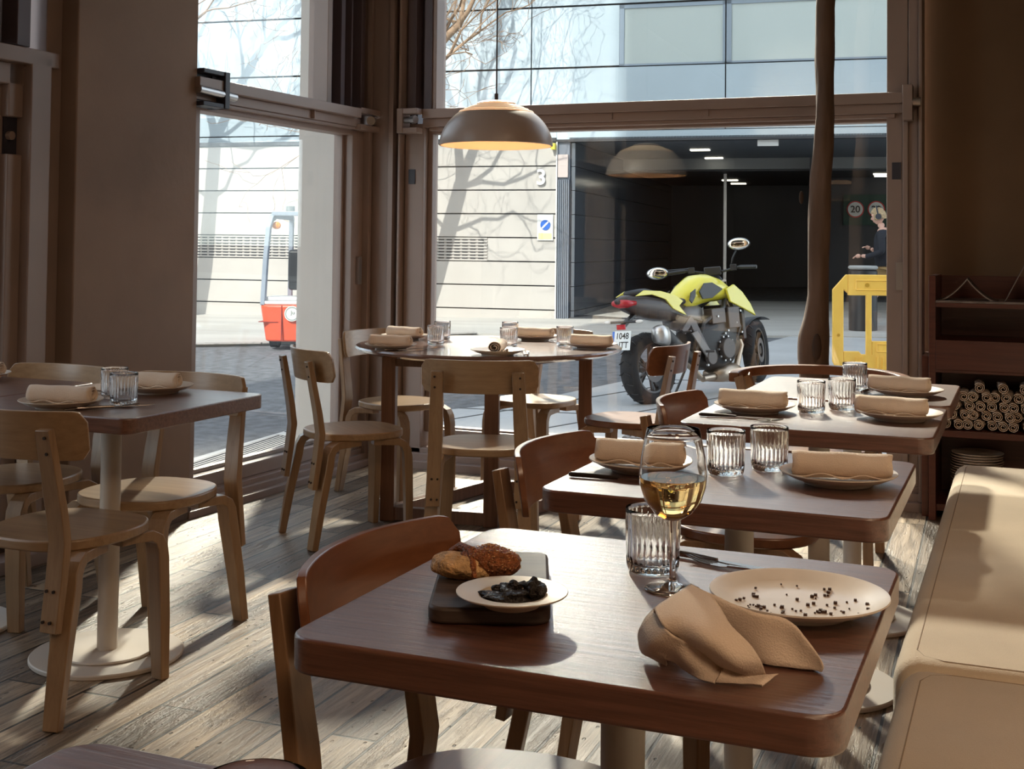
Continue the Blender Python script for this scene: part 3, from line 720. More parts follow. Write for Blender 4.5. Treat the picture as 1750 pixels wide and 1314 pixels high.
# sideboard
M_CAB = wood('mahogany', (.07, .018, .012), (.13, .035, .022), .35, 'x', .6, coat=.2)
M_CABT = mat('grey_marble_shelf', (.16, .13, .12), .3, var=.5, vscale=14)
cb = tag(empty('sideboard', (.3, 6.0, 0)), 'dark mahogany waiter station with open shelves against the right wall', 'cabinet')
def CBx(x0, x1, y0, y1, z0, z1, name, m, bv=.002):
    b = MB(); b.m = Matrix.Translation((-.3, -6.0, 0)); b.box(x0, x1, y0, y1, z0, z1); return b.build(name, m, cb, bevel=bv)
X0, X1, Y0, Y1 = -.395, 1.1, 5.86, 6.27
CBx(X0, X0+.03, Y0, Y1, 0, 1.085, 'side_panel', M_CAB); CBx(X1-.03, X1, Y0, Y1, 0, 1.085, 'side_panel', M_CAB)
CBx(X0+.03, X1-.03, Y1-.02, Y1, .05, 1.08, 'back_panel', M_CAB)
CBx(X0+.03, X1-.03, Y0, Y1-.02, .945, .965, 'shelf', M_CAB); CBx(X0+.03, X1-.03, Y0, Y1-.02, .965, .975, 'marble_top', M_CABT)
CBx(X0+.03, X1-.03, Y0, Y1-.02, .79, .80, 'shelf', M_CAB); CBx(X0+.03, X1-.03, Y0-.004, Y0+.02, .668, .80, 'drawer_front', M_CAB)
CBx(X0+.03, X1-.03, Y0, Y1-.02, .655, .668, 'shelf', M_CAB)
CBx(X0+.03, X1-.03, Y0, Y1-.02, .372, .40, 'shelf', M_CAB)
CBx(X0+.03, X1-.03, Y0+.02, Y1-.02, .04, .07, 'bottom_board', M_CAB)
CBx(X0-.035, X0-.005, 5.93, 6.2, 0, .72, 'end_post', M_CAB)

# menus standing like tents on the marble top
M_MENU = mat('dark_menu_cover', (.05, .035, .03), .5); M_PAPER = mat('menu_paper_edge', (.30, .24, .2), .8)
def tent(x, y, w, h, curve, d, label):
    r = tag(empty('menu_booklet', (x, y, .976)), label, 'menu', 'menus on the waiter station')
    def shell(off, th, name, m):
        b = MB(); n = 12; L = []
        for i in range(-n, n+1):
            t = i/n; xx = t*w/2; zz = h*(1-abs(t))**curve; L.append((xx, zz))
        vs = [];
        for y_ in (-d/2, d/2):
            for xx, zz in L: vs.append((xx, y_, max(zz-off, 0)+.0005))
            for xx, zz in L: vs.append((xx, y_, max(zz-off-th, 0)))
        k = len(L); fs = []
        for i in range(k-1):
            fs += [(i, i+1, 2*k+i+1, 2*k+i), (k+i, 3*k+i, 3*k+i+1, k+i+1), (i, k+i, k+i+1, i+1), (2*k+i, 2*k+i+1, 3*k+i+1, 3*k+i)]
        b.add(vs, fs); return b.build(name, m, r, smooth=30)
    shell(0, .003, 'cover', M_MENU); shell(.003, .006, 'pages', M_PAPER)
tent(-.235, 6.0, .26, .10, 1.7, .2, 'curved open menu booklet resting face down nearest the window')
tent(-.0, 6.0, .16, .16, 1.0, .2, 'taller pointed menu booklet standing at the right edge')

# indoor tree trunk
M_BARK = mat('brown_bark', (.13, .08, .055), .85, bump=.8, bscale=16, var=.35, vscale=9, stretch=(1, 1, .25))
rng = random.Random(5)
tr = tag(empty('tree_trunk', (-.83, 5.5, 0)), 'slender crooked brown tree trunk rising in front of the street window', 'tree trunk')
prof = [(0, 0, .068), (.35, -.01, .064), (.6, -.016, .061), (.72, -.018, .062), (.82, -.014, .061), (.9, -.004, .052), (1.0, .004, .046), (1.2, .004, .046), (1.4, .008, .046), (1.51, .012, .046), (1.62, .022, .045), (1.77, .033, .040), (1.9, .033, .040), (2.02, .031, .044), (2.25, .030, .041), (2.6, .06, .044), (3.0, .05, .04), (3.41, .08, .04)]
rows = []
for i in range(len(prof)-1):
    z0, x0, r0 = prof[i]; z1, x1, r1 = prof[i+1]; k = 6
    for j in range(k if i < len(prof)-2 else k+1):
        t = j/k; z = z0+(z1-z0)*t; x = x0+(x1-x0)*t; r_ = r0+(r1-r0)*t; row = []
        for a in range(28):
            th = 2*pi*a/28; nn = noise.noise(Vector((cos(th)*1.5, sin(th)*1.5, z*3)))*.18+noise.noise(Vector((cos(th)*5, sin(th)*5, z*7)))*.07
            row.append((x+r_*(1+nn)*cos(th), .01*sin(z*3)+r_*(1+nn)*sin(th), z))
        rows.append(row)
b = MB(); b.grid(rows, True); b.build('trunk', M_BARK, tr, smooth=180)
b = MB()
for z, x, s in ((1.42, -.06, 1), (.78, .01, 2.0)):
    b.sphere((x, -.058 if s == 1 else -.072, z), .014*s, sc=(.7, .5, 2.0))
b.build('bark_knots', mat('dark_knot', (.05, .028, .018), .9), tr, smooth=180)

# pendant lamps
M_SHADE = mat('taupe_lacquer', (.45, .36, .31), .33); M_SHIN = mat('warm_white_lacquer', (.75, .58, .42), .5)
M_LOUV = mat('cream_louvre', (.62, .48, .34), .5, emit=((1, .62, .36), .22))  # slight emission stands in for bulb light shining through the rings
def make_lamp(label):
    r = tag(empty('pendant_lamp'), label, 'lamp', 'domed pendant lamps')
    R = .25; b = MB(); out = []; inn = []
    for i in range(13):
        a = radians(2+46*i/12.0); out.append((R*cos(a)*1.0, R*.80*sin(a)))
    inn = [(q-.004, z-.002) for q, z in reversed(out)]
    b.lathe(out+inn, 72, closed=True); b.build('shade', M_SHADE, r, smooth=40)
    b = MB(); q = [(x-.006, z-.001) for x, z in out]; b.lathe(q+[(x-.002, z-.001) for x, z in reversed(q)], 72, closed=True); b.build('shade_lining', M_SHIN, r, smooth=40)
    for k in range(5):
        t = k/4; rr_ = .156-.078*t; z = .152+.0105*k-.0007*k*k
        b = MB(); b.lathe([(rr_+.010, z-.002), (rr_+.006, z+.0045), (rr_-.016, z+.0060), (rr_-.016, z+.0048), (rr_+.002, z+.003), (rr_+.006, z-.002)], 60, closed=True); b.build('louvre_ring', M_LOUV, r, smooth=60)
    b = MB(); b.lathe([(0, .206), (.03, .205), (.07, .199), (.086, .192), (.07, .195), (0, .2)], 48); b.build('top_cap', M_SHADE, r, smooth=40)
    b = MB(); b.cyl((0, 0, .204), (0, 0, .235), .008, n=12); b.cyl((0, 0, .235), (0, 0, 1.74), .0035, n=8); b.build('cord', mat('brown_cord', (.05, .03, .028), .6), r, smooth=40)
    MB().sphere((0, 0, .1), .045).build('bulb', mat('warm_bulb', (.9, .7, .45), .5, emit=((1, .62, .3), 3.2)), r, smooth=180)
    return r
lp = make_lamp('x')
place(lp, (-2.14, 5.0, 1.63), 0, 'taupe domed pendant lamp with ringed top hanging over the round table')
for (x, y) in ((-1.62, .2),):
    place(lp, (x, y, 1.66), 0, 'taupe domed pendant lamp behind the viewer seen only as a reflection')
# its bulb
light('pendant_bulb', 'POINT', (-2.14, 5.0, 1.70), 3.2, (1, .6, .32), shadow_soft_size=.04)

# ================================================================ TABLEWARE
def make_plate():
    r = tag(empty('dinner_plate'), 'x', 'plate')
    b = MB(); b.lathe([(0, .004), (.056, .0045), (.06, .0), (.066, .0), (.068, .005), (.09, .011), (.108, .0195), (.1125, .0225), (.112, .0245), (.107, .0235), (.088, .0155), (.066, .0105), (.05, .0095), (0, .0095)], 64)
    b.build('plate_body', M_PLATE, r, smooth=40)
    return r
pl = make_plate()
def make_tumbler():
    r = tag(empty('ribbed_tumbler'), 'x', 'glass')
    b = MB(); N = 26
    flute = lambda i, n, z: 1-.022*abs(sin(pi*i*N/n))
    out = [(.0, .0), (.031, .0), (.0345, .002), (.036, .006), (.0365, .012), (.0375, .04), (.0385, .07), (.039, .082), (.0392, .088)]
    inn = [(.0388, .0895), (.0378, .0885), (.0366, .082), (.0357, .06), (.0346, .025), (.033, .014), (.028, .0115), (0, .011)]
    vs = N*6
    b.lathe(out[:5], vs, rad=None)
    b = MB(); n = vs; P = out+inn
    def rad(i, n, z): return 1.025-.055*abs(sin(pi*i*N/n)) if .008 < z < .081 else 1
    b.lathe(out, n, rad=rad); b2 = MB(); b.lathe([out[-1]]+inn, n)
    o = b.build('glass_body', M_GLASS, r, smooth=60)
    m = o.data; bb = bmesh.new(); bb.from_mesh(m); bmesh.ops.remove_doubles(bb, verts=bb.verts, dist=.00005); bmesh.ops.recalc_face_normals(bb, faces=bb.faces); bb.to_mesh(m); bb.free()
    m.polygons.foreach_set('use_smooth', [True]*len(m.polygons))
    return r
tm = make_tumbler()
def make_roll():
    b = MB(); rows = []; turns = 2.6; K = 56; nl = 16; Lr = .185
    for i in range(nl+1):
        x = -Lr/2+Lr*i/nl; row = []
        for j in range(K+1):
            t = j/K; th = -pi/2+2*pi*turns*(t-1)+.15; rad_ = .006+.0205*t**.8
            w = 1+.05*noise.noise(Vector((x*22, th*.6, 3)))+.03*sin(x*70+th)
            if i in (0, nl): w *= .96
            e = x*(1+.03*noise.noise(Vector((th, 1, 2))))+(.004*noise.noise(Vector((th*.7, x*5, 9))))
            y = rad_*w*cos(th)*1.12; z = .0262+rad_*w*sin(th)*.95
            row.append((e, y, max(z, .0015)))
        for q in range(1, 8): # loose end lying in front
            t = q/7; row.append((x*(1-.05*t), -.002-.032*t, .0012+.004*abs(sin(t*3+x*30))*t+.0012*t+(.006 if t > .8 else 0)*sin(x*40)**2))
        rows.append(row)
    b.grid(rows)
    return b
def make_napkin():
    r = make_roll().build('rolled_napkin', M_NAP, None, smooth=180, solid=.0022, recalc=True)
    tag(r, 'x', 'napkin'); return r
np_ = make_napkin()
# compact rolls, seen end-on
def make_roll2():
    b = MB(); rows = []; K = 40; turns = 2.4
    for i in range(7):
        y = -.09+.18*i/6; row = []
        for j in range(K+1):
            t = j/K; th = 2*pi*turns*t; rad_ = .004+.0195*t**.8; w = 1+.09*noise.noise(Vector((th*.5, y*14, 5)))
            row.append((rad_*w*cos(th), y, .0235+rad_*w*sin(th)*.93))
        rows.append(row)
    b.grid(rows); r = b.build('stored_napkin', M_NAP, None, smooth=180, solid=.0025); return tag(r, 'rolled beige napkin stored in the niche of the waiter station', 'napkin', 'rolled napkins piled in the waiter station')
def cut_knife(dark):
    r = tag(empty('table_knife'), 'x', 'knife'); hm = M_DARKSTEEL if dark else M_KNIFE
    b = MB(); b.tube([(-.105, 0, .005), (-.1, 0, .0055), (-.05, 0, .0055), (-.004, 0, .005)], [.0035, .0052, .0048, .0035], n=10); b.build('handle', hm, r, smooth=60)
    b = MB(); b.prism([(-.004, -.004), (.02, -.008), (.09, -.009), (.105, -.003), (.11, .004), (.1, .006), (.0, .004)], .0042, .0054); b.build('blade', M_KNIFE, r, bevel=.0003)
    return r
def make_fork(dark):
    r = tag(empty('table_fork'), 'x', 'fork'); hm = M_DARKSTEEL if dark else M_KNIFE
    b = MB(); b.tube([(-.1, 0, .003), (-.06, 0, .004), (0, 0, .0065), (.035, 0, .004)], 0, flat=[(.0055, .0014), (.0045, .0015), (.0022, .0018), (.0035, .0014)]); b.build('handle', hm, r, smooth=30)
    b = MB(); b.prism([(.033, -.003), (.042, -.0105), (.062, -.0115), (.062, .0115), (.042, .0105), (.033, .003)], .0028, .0042)
    for k in range(4):
        y = -.0098+.0065*k; b.tube([(.06, y, .0035), (.08, y, .0045), (.102, y*.93, .009)], [.0016, .0015, .0008], n=6)
    b.build('tines', M_KNIFE, r, smooth=60)
    return r
kn, kd, fk = cut_knife(False), cut_knife(True), make_fork(False)
TZ = .7405
def P(x, y, l, g=None, z=TZ, rz=0): return place(pl, (x, y, z), rz, l, g)
def G(x, y, l, g=None, z=TZ): return place(tm, (x, y, z), random.random(), l, g)
def N(x, y, a, l, g=None, z=TZ+.0115): return place(np_, (x, y, z), radians(a), l, g)
def K(p, x, y, a, l, g=None, z=TZ): return place(p, (x, y, z), radians(a), l, g)
g1, g2, g3, g4, g5 = 'dinner plates laid on the tables', 'ribbed tumblers on the tables', 'rolled napkins laid on plates', 'knives on the tables', 'forks on the tables'
# nearest table
P(-.266, 1.615, 'used plate scattered with crumbs on the nearest table', g1)
G(-.488, 1.722, 'ribbed tumbler standing behind the wine glass on the nearest table', g2)
K(kn, -.41, 1.80, -15, 'steel knife lying above the crumb-strewn plate', g4); K(fk, -.36, 1.765, 158, 'fork lying above the crumb-strewn plate, tines towards the wine glass', g5)
# second
P(-.725, 2.485, 'plate at the left of the second table, seen behind the wine glass', g1); N(-.728, 2.485, 3, 'rolled napkin on the left plate of the second table, seen behind the wine glass', g3)
P(-.338, 2.515, 'plate at the right of the second table', g1); N(-.332, 2.515, 10, 'rolled beige napkin with loose flap on the right plate of the second table', g3)
G(-.561, 2.515, 'left of the two ribbed tumblers on the second table', g2); G(-.490, 2.605, 'right of the two ribbed tumblers on the second table', g2)
K(kd, -.735, 2.355, 2, 'dark-handled knife in front of the left plate on the second table', g4)
# third
P(-.700, 3.50, 'plate at the left of the third table', g1); N(-.703, 3.50, 0, 'rolled napkin on the left plate of the third table', g3)
P(-.312, 3.52, 'plate at the right of the third table', g1); N(-.332, 3.52, -6, 'rolled napkin on the right plate of the third table', g3)
G(-.552, 3.555, 'left tumbler of the pair on the third table', g2); G(-.482, 3.66, 'right tumbler of the pair on the third table', g2)
K(kd, -.715, 3.345, 1, 'dark-handled knife in front of the left plate on the third table', g4); K(fk, -.69, 3.315, 3, 'fork beside the dark knife on the third table', g5)
# fourth
G(-.510, 4.18, 'tumbler on the farthest square table below the yellow barrier', g2)
P(-.343, 4.10, 'plate on the farthest square table', g1); N(-.363, 4.10, -8, 'rolled napkin on the farthest square table', g3)
K(kn, -.46, 4.2, 80, 'knife on the farthest square table beside the tumbler', g4)
# left tables
P(-2.455, 2.71, 'plate at the front of the left table', g1); N(-2.45, 2.71, 12, 'rolled napkin on the front plate of the left table', g3)
P(-2.45, 3.11, 'plate at the back of the left table', g1); N(-2.47, 3.11, 12, 'rolled napkin on the back plate of the left table', g3)
G(-2.345, 2.835, 'front tumbler of the pair on the left table', g2); G(-2.462, 2.935, 'back tumbler of the pair on the left table', g2)
K(kn, -2.315, 2.765, 52, 'knife lying near the corner of the left table', g4); K(fk, -2.345, 2.745, 55, 'fork beside the knife near the corner of the left table', g5)
K(fk, -2.60, 3.02, 20, 'fork behind the tumblers on the left table', g5)
P(-3.19, 3.12, 'plate at the left edge of the photo', g1); N(-3.18, 3.12, 10, 'rolled napkin at the left edge of the photo', g3)
P(-2.42, .9, 'x') if False else None
# round table, five places
RZ = .7455
for (x, y, a, w) in ((-2.54, 4.80, 6, 'front left'), (-2.74, 5.32, -10, 'back left'), (-2.02, 4.76, 104, 'front middle'), (-2.18, 5.60, -4, 'back middle'), (-1.78, 5.27, 2, 'right')):
    P(x, y, f'plate at the {w} place of the round table', g1, RZ); N(x, y, a, f'rolled napkin on the {w} plate of the round table', g3, RZ+.0115)
for (x, y, w) in ((-2.46, 5.08, 'beside the front left plate'), (-2.57, 5.38, 'beside the back left plate'), (-2.12, 5.12, 'just behind the front middle plate'), (-2.27, 5.50, 'beside the back middle plate'), (-1.93, 5.33, 'beside the right plate')):
    G(x, y, f'tumbler {w} on the round table', g2, RZ)
K(kn, -2.45, 4.78, 52, 'knife in front of the front left place of the round table', g4, RZ); K(fk, -2.42, 4.82, 56, 'fork beside the front left knife on the round table', g5, RZ)
K(kn, -1.93, 4.87, 112, 'knife beside the front middle plate of the round table', g4, RZ); K(fk, -1.96, 4.90, 116, 'fork beside the front middle plate of the round table', g5, RZ)
K(kn, -2.36, 5.62, 150, 'knife beside the back middle place of the round table', g4, RZ); K(fk, -1.98, 5.45, 150, 'fork beside the right place of the round table', g5, RZ)
# near table in the corner of the photo
G(-.49, .735, 'tumbler whose rim shows at the bottom edge of the photo', g2)

# crumbs on the used plate
rng = random.Random(11); b = MB()
for k in range(75):
    a = rng.random()*2*pi; q = .085*sqrt(rng.random()); s = .0009+.0012*rng.random()
    if k > 58: cx, cy = ((.03, -.03) if k % 2 else (-.045, -.045)); x, y = cx+rng.gauss(0, .005), cy+rng.gauss(0, .004)
    else: x, y = q*cos(a), q*sin(a)-.012
    z = TZ+.0097+max(0, (sqrt(x*x+y*y)-.055))*.14
    b.box(-.264+x-s, -.264+x+s, 1.615+y-s, 1.615+y+s, z, z+s*1.6)
tag(b.build('bread_crumbs', mat('dark_crumbs', (.06, .025, .012), .7)), 'dark seed crumbs scattered over the used plate', 'crumbs', kind='stuff')

# wine glass
wg = tag(empty('wine_glass', (-.438, 1.642, TZ)), 'stemmed glass of golden wine on the nearest table', 'wine glass')
bowl = [(.0045, .092), (.012, .094), (.026, .103), (.038, .119), (.0445, .139), (.0455, .155), (.043, .178), (.0385, .202), (.0355, .215)]
inn = [(.0349, .2155), (.0345, .2148), (.0375, .202), (.042, .178), (.0445, .155), (.0435, .139), (.037, .1198), (.025, .1045), (.012, .0965), (0, .0955)]
b = MB(); b.lathe([(0, 0), (.036, 0), (.0375, .0012), (.036, .0024), (.02, .004), (.008, .009), (.0045, .016), (.0038, .03), (.0038, .07)]+bowl+inn, 72)
b.build('glass_body', M_GLASS, wg, smooth=60)
b = MB(); b.lathe([(0, .0953), (.0122, .0963), (.0252, .1043), (.0372, .1196), (.0437, .139), (.04455, .147), (.0446, .1495), (0, .1495)], 72); b.build('wine', M_WINE, wg, smooth=60)

# board, bread, dish with dark spread
bo = tag(empty('serving_board', (-.652, 1.528, TZ), radians(21.4)), 'dark smoked wooden board under the bread on the nearest table', 'board')
b = MB(); b.prism(rrect(.15, .285, .022), 0, .020); b.build('board_body', M_BOARD, bo, smooth=30, bevel=.004)
br = tag(empty('bread_roll', (-.672, 1.515, TZ+.0205), radians(10)), 'golden bread roll topped with seeds on the dark board', 'bread')
M_CRUST = mat('bread_crust', (.60, .36, .16), .6, bump=.9, bscale=120, var=.5, vscale=55)
M_SEED = mat('seeded_crust', (.30, .095, .03), .4, bump=.9, bscale=260, var=.55, vscale=180)
def loaf(cx, cy, lx, ly, h, rot, lumpy=.12, n=40, m_=20, zc=0):
    b = MB(); rows = []
    for j in range(m_+1):
        ph = pi*j/m_; row = []
        for i in range(n):
            th = 2*pi*i/n; d = Vector((sin(ph)*cos(th), sin(ph)*sin(th), cos(ph)))
            w = 1+lumpy*noise.noise(d*1.7+Vector((cx*50, 0, 0)))+.03*noise.noise(d*5)
            x, y, z = d.x*lx*w, d.y*ly*w, d.z*h*w
            z = z*.62+h*.55
            x, y = x*cos(rot)-y*sin(rot), x*sin(rot)+y*cos(rot)
            row.append((cx+x, cy+y, max(0, z+zc)))
        rows.append(row)
    b.grid(rows, True); return b
loaf(-.016, 0, .046, .031, .028, -.1).build('crust', M_CRUST, br, smooth=180)
loaf(.016, .007, .043, .029, .035, .25, zc=.0).build('seeded_top', M_SEED, br, smooth=180)
rng = random.Random(21); b = MB(); pts_ = [v.co.copy() for v in bpy.data.objects['seeded_top'].data.vertices if v.co.z > .012]
for k in range(260):
    q = rng.choice(pts_)+Vector((rng.gauss(0, .0012), rng.gauss(0, .0012), .0004)); d_ = Vector((rng.gauss(0, 1), rng.gauss(0, 1), .2)).normalized()*.0014
    b.tube([q-d_, q, q+d_], [.0004, .0008, .0004], n=5)
o = b.build('sesame_seeds', mat('toasted_seed', (.55, .30, .12), .45), br, smooth=180); o['kind'] = 'stuff'
b = MB(); b.tube([(-.040, .024, .026), (-.024, .016, .036), (-.006, -.002, .036), (.003, -.022, .022), (.007, -.030, .007)], [.004, .006, .006, .005, .003], n=8); b.build('seed_seam', M_SEED, br, smooth=60)
ds = tag(empty('small_dish', (-.580, 1.42, TZ+.0205)), 'small pale wide-rimmed dish at the front of the board', 'dish')
b = MB(); b.lathe([(0, 0), (.034, 0), (.040, .006), (.042, .012), (.068, .0155), (.0685, .0168), (.068, .0175), (.046, .0148), (.041, .0135), (.037, .007), (.03, .004), (0, .004)], 64); b.build('dish_body', mat('satin_pewter', (.55, .47, .38), .38, metal=.25), ds, smooth=40)
sp = tag(empty('dark_spread', (-.578, 1.42, TZ+.0245)), 'black olive spread heaped in the small dish', 'spread')
b = loaf(-.004, -.003, .033, .02, .013, .3, .6); s2 = loaf(.022, .012, .015, .012, .022, 0, .5); b.add(s2.v, s2.f); s2 = loaf(-.006, .010, .02, .012, .018, .6, .9); b.add(s2.v, s2.f)
b.build('spread_heap', mat('black_tapenade', (.015, .010, .008), .25, bump=.9, bscale=150), sp, smooth=180)

# napkins in the niche and plates below
r0 = make_roll2(); rng = random.Random(3); first = True
for row in range(5):
    for c_ in range(11 - (row % 2)):
        x = -.325+.047*c_+(.0235 if row % 2 else 0)+rng.uniform(-.004, .004); z = .402+row*.0415
        if row == 4 and c_ not in (3, 5, 7, 8): continue
        if row == 3 and c_ < 1: continue
        o = r0 if first else clone(r0); first = False
        o['label'] = 'rolled beige napkin in the %s row of the niche in the waiter station' % ('bottom', 'second', 'middle', 'fourth', 'topmost')[row]
        o.location = (x, 5.985+rng.uniform(-.014, .014), z); o.rotation_euler = (0, rng.uniform(0, 6.28)*0, rng.uniform(-.12, .12))
        o.scale = (1, 1, 1)
for k in range(18):
    q = clone(pl); q.location = (-.20+.002*(k % 3), 6.02, .071+k*.0115); q['label'] = 'plate in the tall stack on the lowest shelf of the waiter station' if k < 17 else 'topmost plate of the tall stack on the lowest shelf of the waiter station'; q['group'] = 'stacked plates in the waiter station'
for k in range(5):
    q = clone(pl); q.location = (.06, 6.02, .071+k*.0115); q['label'] = 'plate in the lower stack at the right of the waiter station'; q['group'] = 'stacked plates in the waiter station'

# crumpled napkin on the nearest table
nk = tag(empty('crumpled_napkin', (-.31, 1.42, TZ)), 'crumpled beige cloth napkin thrown beside the crumb-strewn plate', 'napkin')
NAP_A = [[(-0.0453, -0.0079, 0.0715), (-0.0075, -0.0245, 0.0655), (0.0304, -0.0322, 0.0565), (0.0661, -0.0159, 0.0475), (0.0876, -0.0221, 0.0315), (0.1064, -0.0339, 0.0135)],
         [(-0.0396, -0.0164, 0.0445), (-0.0028, -0.0297, 0.0395), (0.0335, -0.0308, 0.0315), (0.0670, -0.0203, 0.0245), (0.0890, -0.0265, 0.0165), (0.1083, -0.0339, 0.0075)],
         [(-0.0343, 0.0046, 0.0095), (0.0017, -0.0043, 0.0035), (0.0402, -0.0314, 0.0025), (0.0696, -0.0349, 0.0025), (0.0943, -0.0320, 0.0025), (0.1068, -0.0325, 0.0025)]]
NAP_B = [[(-0.0453, -0.0079, 0.0715), (-0.0098, -0.0490, 0.0715), (0.0229, -0.1022, 0.0595), (0.0422, -0.1051, 0.0445), (0.0542, -0.1037, 0.0275), (0.0566, -0.0901, 0.0115)],
         [(-0.0534, -0.0548, 0.0705), (-0.0301, -0.0982, 0.0655), (-0.0033, -0.1288, 0.0545), (0.0159, -0.1315, 0.0415), (0.0330, -0.1252, 0.0275), (0.0414, -0.1008, 0.0115)],
         [(-0.0656, -0.0878, 0.0635), (-0.0477, -0.1188, 0.0565), (-0.0326, -0.1079, 0.0405), (-0.0160, -0.0975, 0.0285), (0.0090, -0.1006, 0.0155), (0.0291, -0.0891, 0.0055)]]
NAP_C = [[(-0.0694, -0.0744, 0.0595), (-0.0421, -0.1205, 0.0515), (-0.0284, -0.1165, 0.0435), (-0.0112, -0.1039, 0.0335), (0.0026, -0.1030, 0.0215), (0.0155, -0.0959, 0.0125)],
         [(-0.0789, -0.0827, 0.0465), (-0.0621, -0.1132, 0.0345), (-0.0385, -0.1094, 0.0315), (-0.0240, -0.1108, 0.0215), (-0.0052, -0.1099, 0.0115), (0.0123, -0.1095, 0.0065)],
         [(-0.0881, -0.0716, 0.0275), (-0.0815, -0.0729, 0.0075), (-0.0437, -0.0947, 0.0115), (-0.0309, -0.0939, 0.0055), (-0.0094, -0.1104, 0.0025), (0.0086, -0.1178, 0.0025)]]
NAP_L = [[(-0.0694, -0.0744, 0.0595), (-0.0789, -0.0827, 0.0465), (-0.0881, -0.0716, 0.0275), (-0.0873, -0.0624, 0.0075)],
         [(-0.0498, -0.0922, 0.0445), (-0.0598, -0.0983, 0.0355), (-0.0662, -0.0987, 0.0235), (-0.0745, -0.0693, 0.0035)],
         [(-0.0350, -0.0985, 0.0375), (-0.0419, -0.1015, 0.0275), (-0.0495, -0.0973, 0.0165), (-0.0524, -0.0814, 0.0025)]]
NAP_F = [[(0.0143, -0.1022, 0.0155), (0.0296, -0.0975, 0.0125), (0.0522, -0.0928, 0.0105), (0.0654, -0.0643, 0.0035)],
         [(0.0124, -0.1152, 0.0095), (0.0312, -0.1050, 0.0065), (0.0505, -0.0970, 0.0055), (0.0605, -0.0846, 0.0030)],
         [(0.0091, -0.1169, 0.0035), (0.0317, -0.1074, 0.0025), (0.0522, -0.1021, 0.0025), (0.0557, -0.1043, 0.0025)]]
def interp(G_, nu, nv):
    """Catmull-Rom patch through a small grid of points"""
    def cr(P, t):
        n = len(P)-1; i = min(int(t*n), n-1); f = t*n-i
        p = [Vector(P[max(0, min(n, k))]) for k in (i-1, i, i+1, i+2)]
        return .5*((2*p[1])+(p[2]-p[0])*f+(2*p[0]-5*p[1]+4*p[2]-p[3])*f*f+(3*p[1]-p[0]-3*p[2]+p[3])*f*f*f)
    R = []
    for a in range(nu+1):
        col = [cr([G_[i][j] for i in range(len(G_))], a/nu) for j in range(len(G_[0]))]
        R.append([cr(col, b_/nv) for b_ in range(nv+1)])
    return R
b = MB()
back = [[(x+.014*(1-k/5), y+.05*(1-k/5.5), .003) for k, (x, y, z) in enumerate(NAP_A[0])], [(x+.007*(1-k/5), y+.02*(1-k/5.5), z*.62) for k, (x, y, z) in enumerate(NAP_A[0])]]
for g_ in (back+NAP_A, NAP_B, NAP_C, NAP_L, NAP_F, [[(x-.012, y+.045, .003) for x, y, z in NAP_B[0][:1]+NAP_B[1][:1]+NAP_B[2][:1]], [(x-.006, y+.02, z*.6) for x, y, z in NAP_B[0][:1]+NAP_B[1][:1]+NAP_B[2][:1]], NAP_B[0][:1]+NAP_B[1][:1]+NAP_B[2][:1]]):
    R = interp(g_, 14, 22)
    R = [[Vector((p.x, p.y, max(p.z, .0018)))+Vector((0, 0, 1))*.0012*noise.noise(p*60) for p in r_] for r_ in R]
    b.grid(R)
b.build('cloth', M_NAP, nk, smooth=180, solid=.0022)
# ================================================================ STREET THINGS
def loft(secs, n=28, p=2.6):
    """secs: (x, half width, zbottom, ztop[, y offset]) rings in the yz plane"""
    b = MB(); rows = []
    for s_ in secs:
        x, w, z0, z1 = s_[:4]; yo = s_[4] if len(s_) > 4 else 0; row = []
        for i in range(n):
            a = 2*pi*i/n; c, s = cos(a), sin(a)
            row.append((x, yo+math.copysign(abs(c)**(2/p), c)*w, (z0+z1)/2+math.copysign(abs(s)**(2/p), s)*(z1-z0)/2))
        rows.append(row)
    b.grid(rows, True)
    k = len(b.v); b.f.append(tuple(range(n))); b.f.append(tuple(range(k-n, k))); return b
M_YEL = mat('acid_yellow_paint', (.80, .70, .06), .25, coat=.6)
M_ENG = mat('dark_engine', (.03, .028, .028), .4, metal=.5)
M_ALU = mat('brushed_alloy', (.55, .53, .52), .35, metal=.9)
M_EXH = mat('heat_tinted_steel', (.45, .36, .28), .35, metal=.9)
M_TAIL = mat('tail_lens', (.45, .02, .03), .2)
M_MIR = mat('mirror_glass', (.8, .8, .75), .05, metal=1)
bk = tag(empty('motorcycle', (-3.09, 10.83, gz(-3.09, 10.83)), radians(65), rx=radians(-5), ry=radians(-2.6)), 'yellow and black naked motorcycle parked on the pavement outside', 'motorcycle')
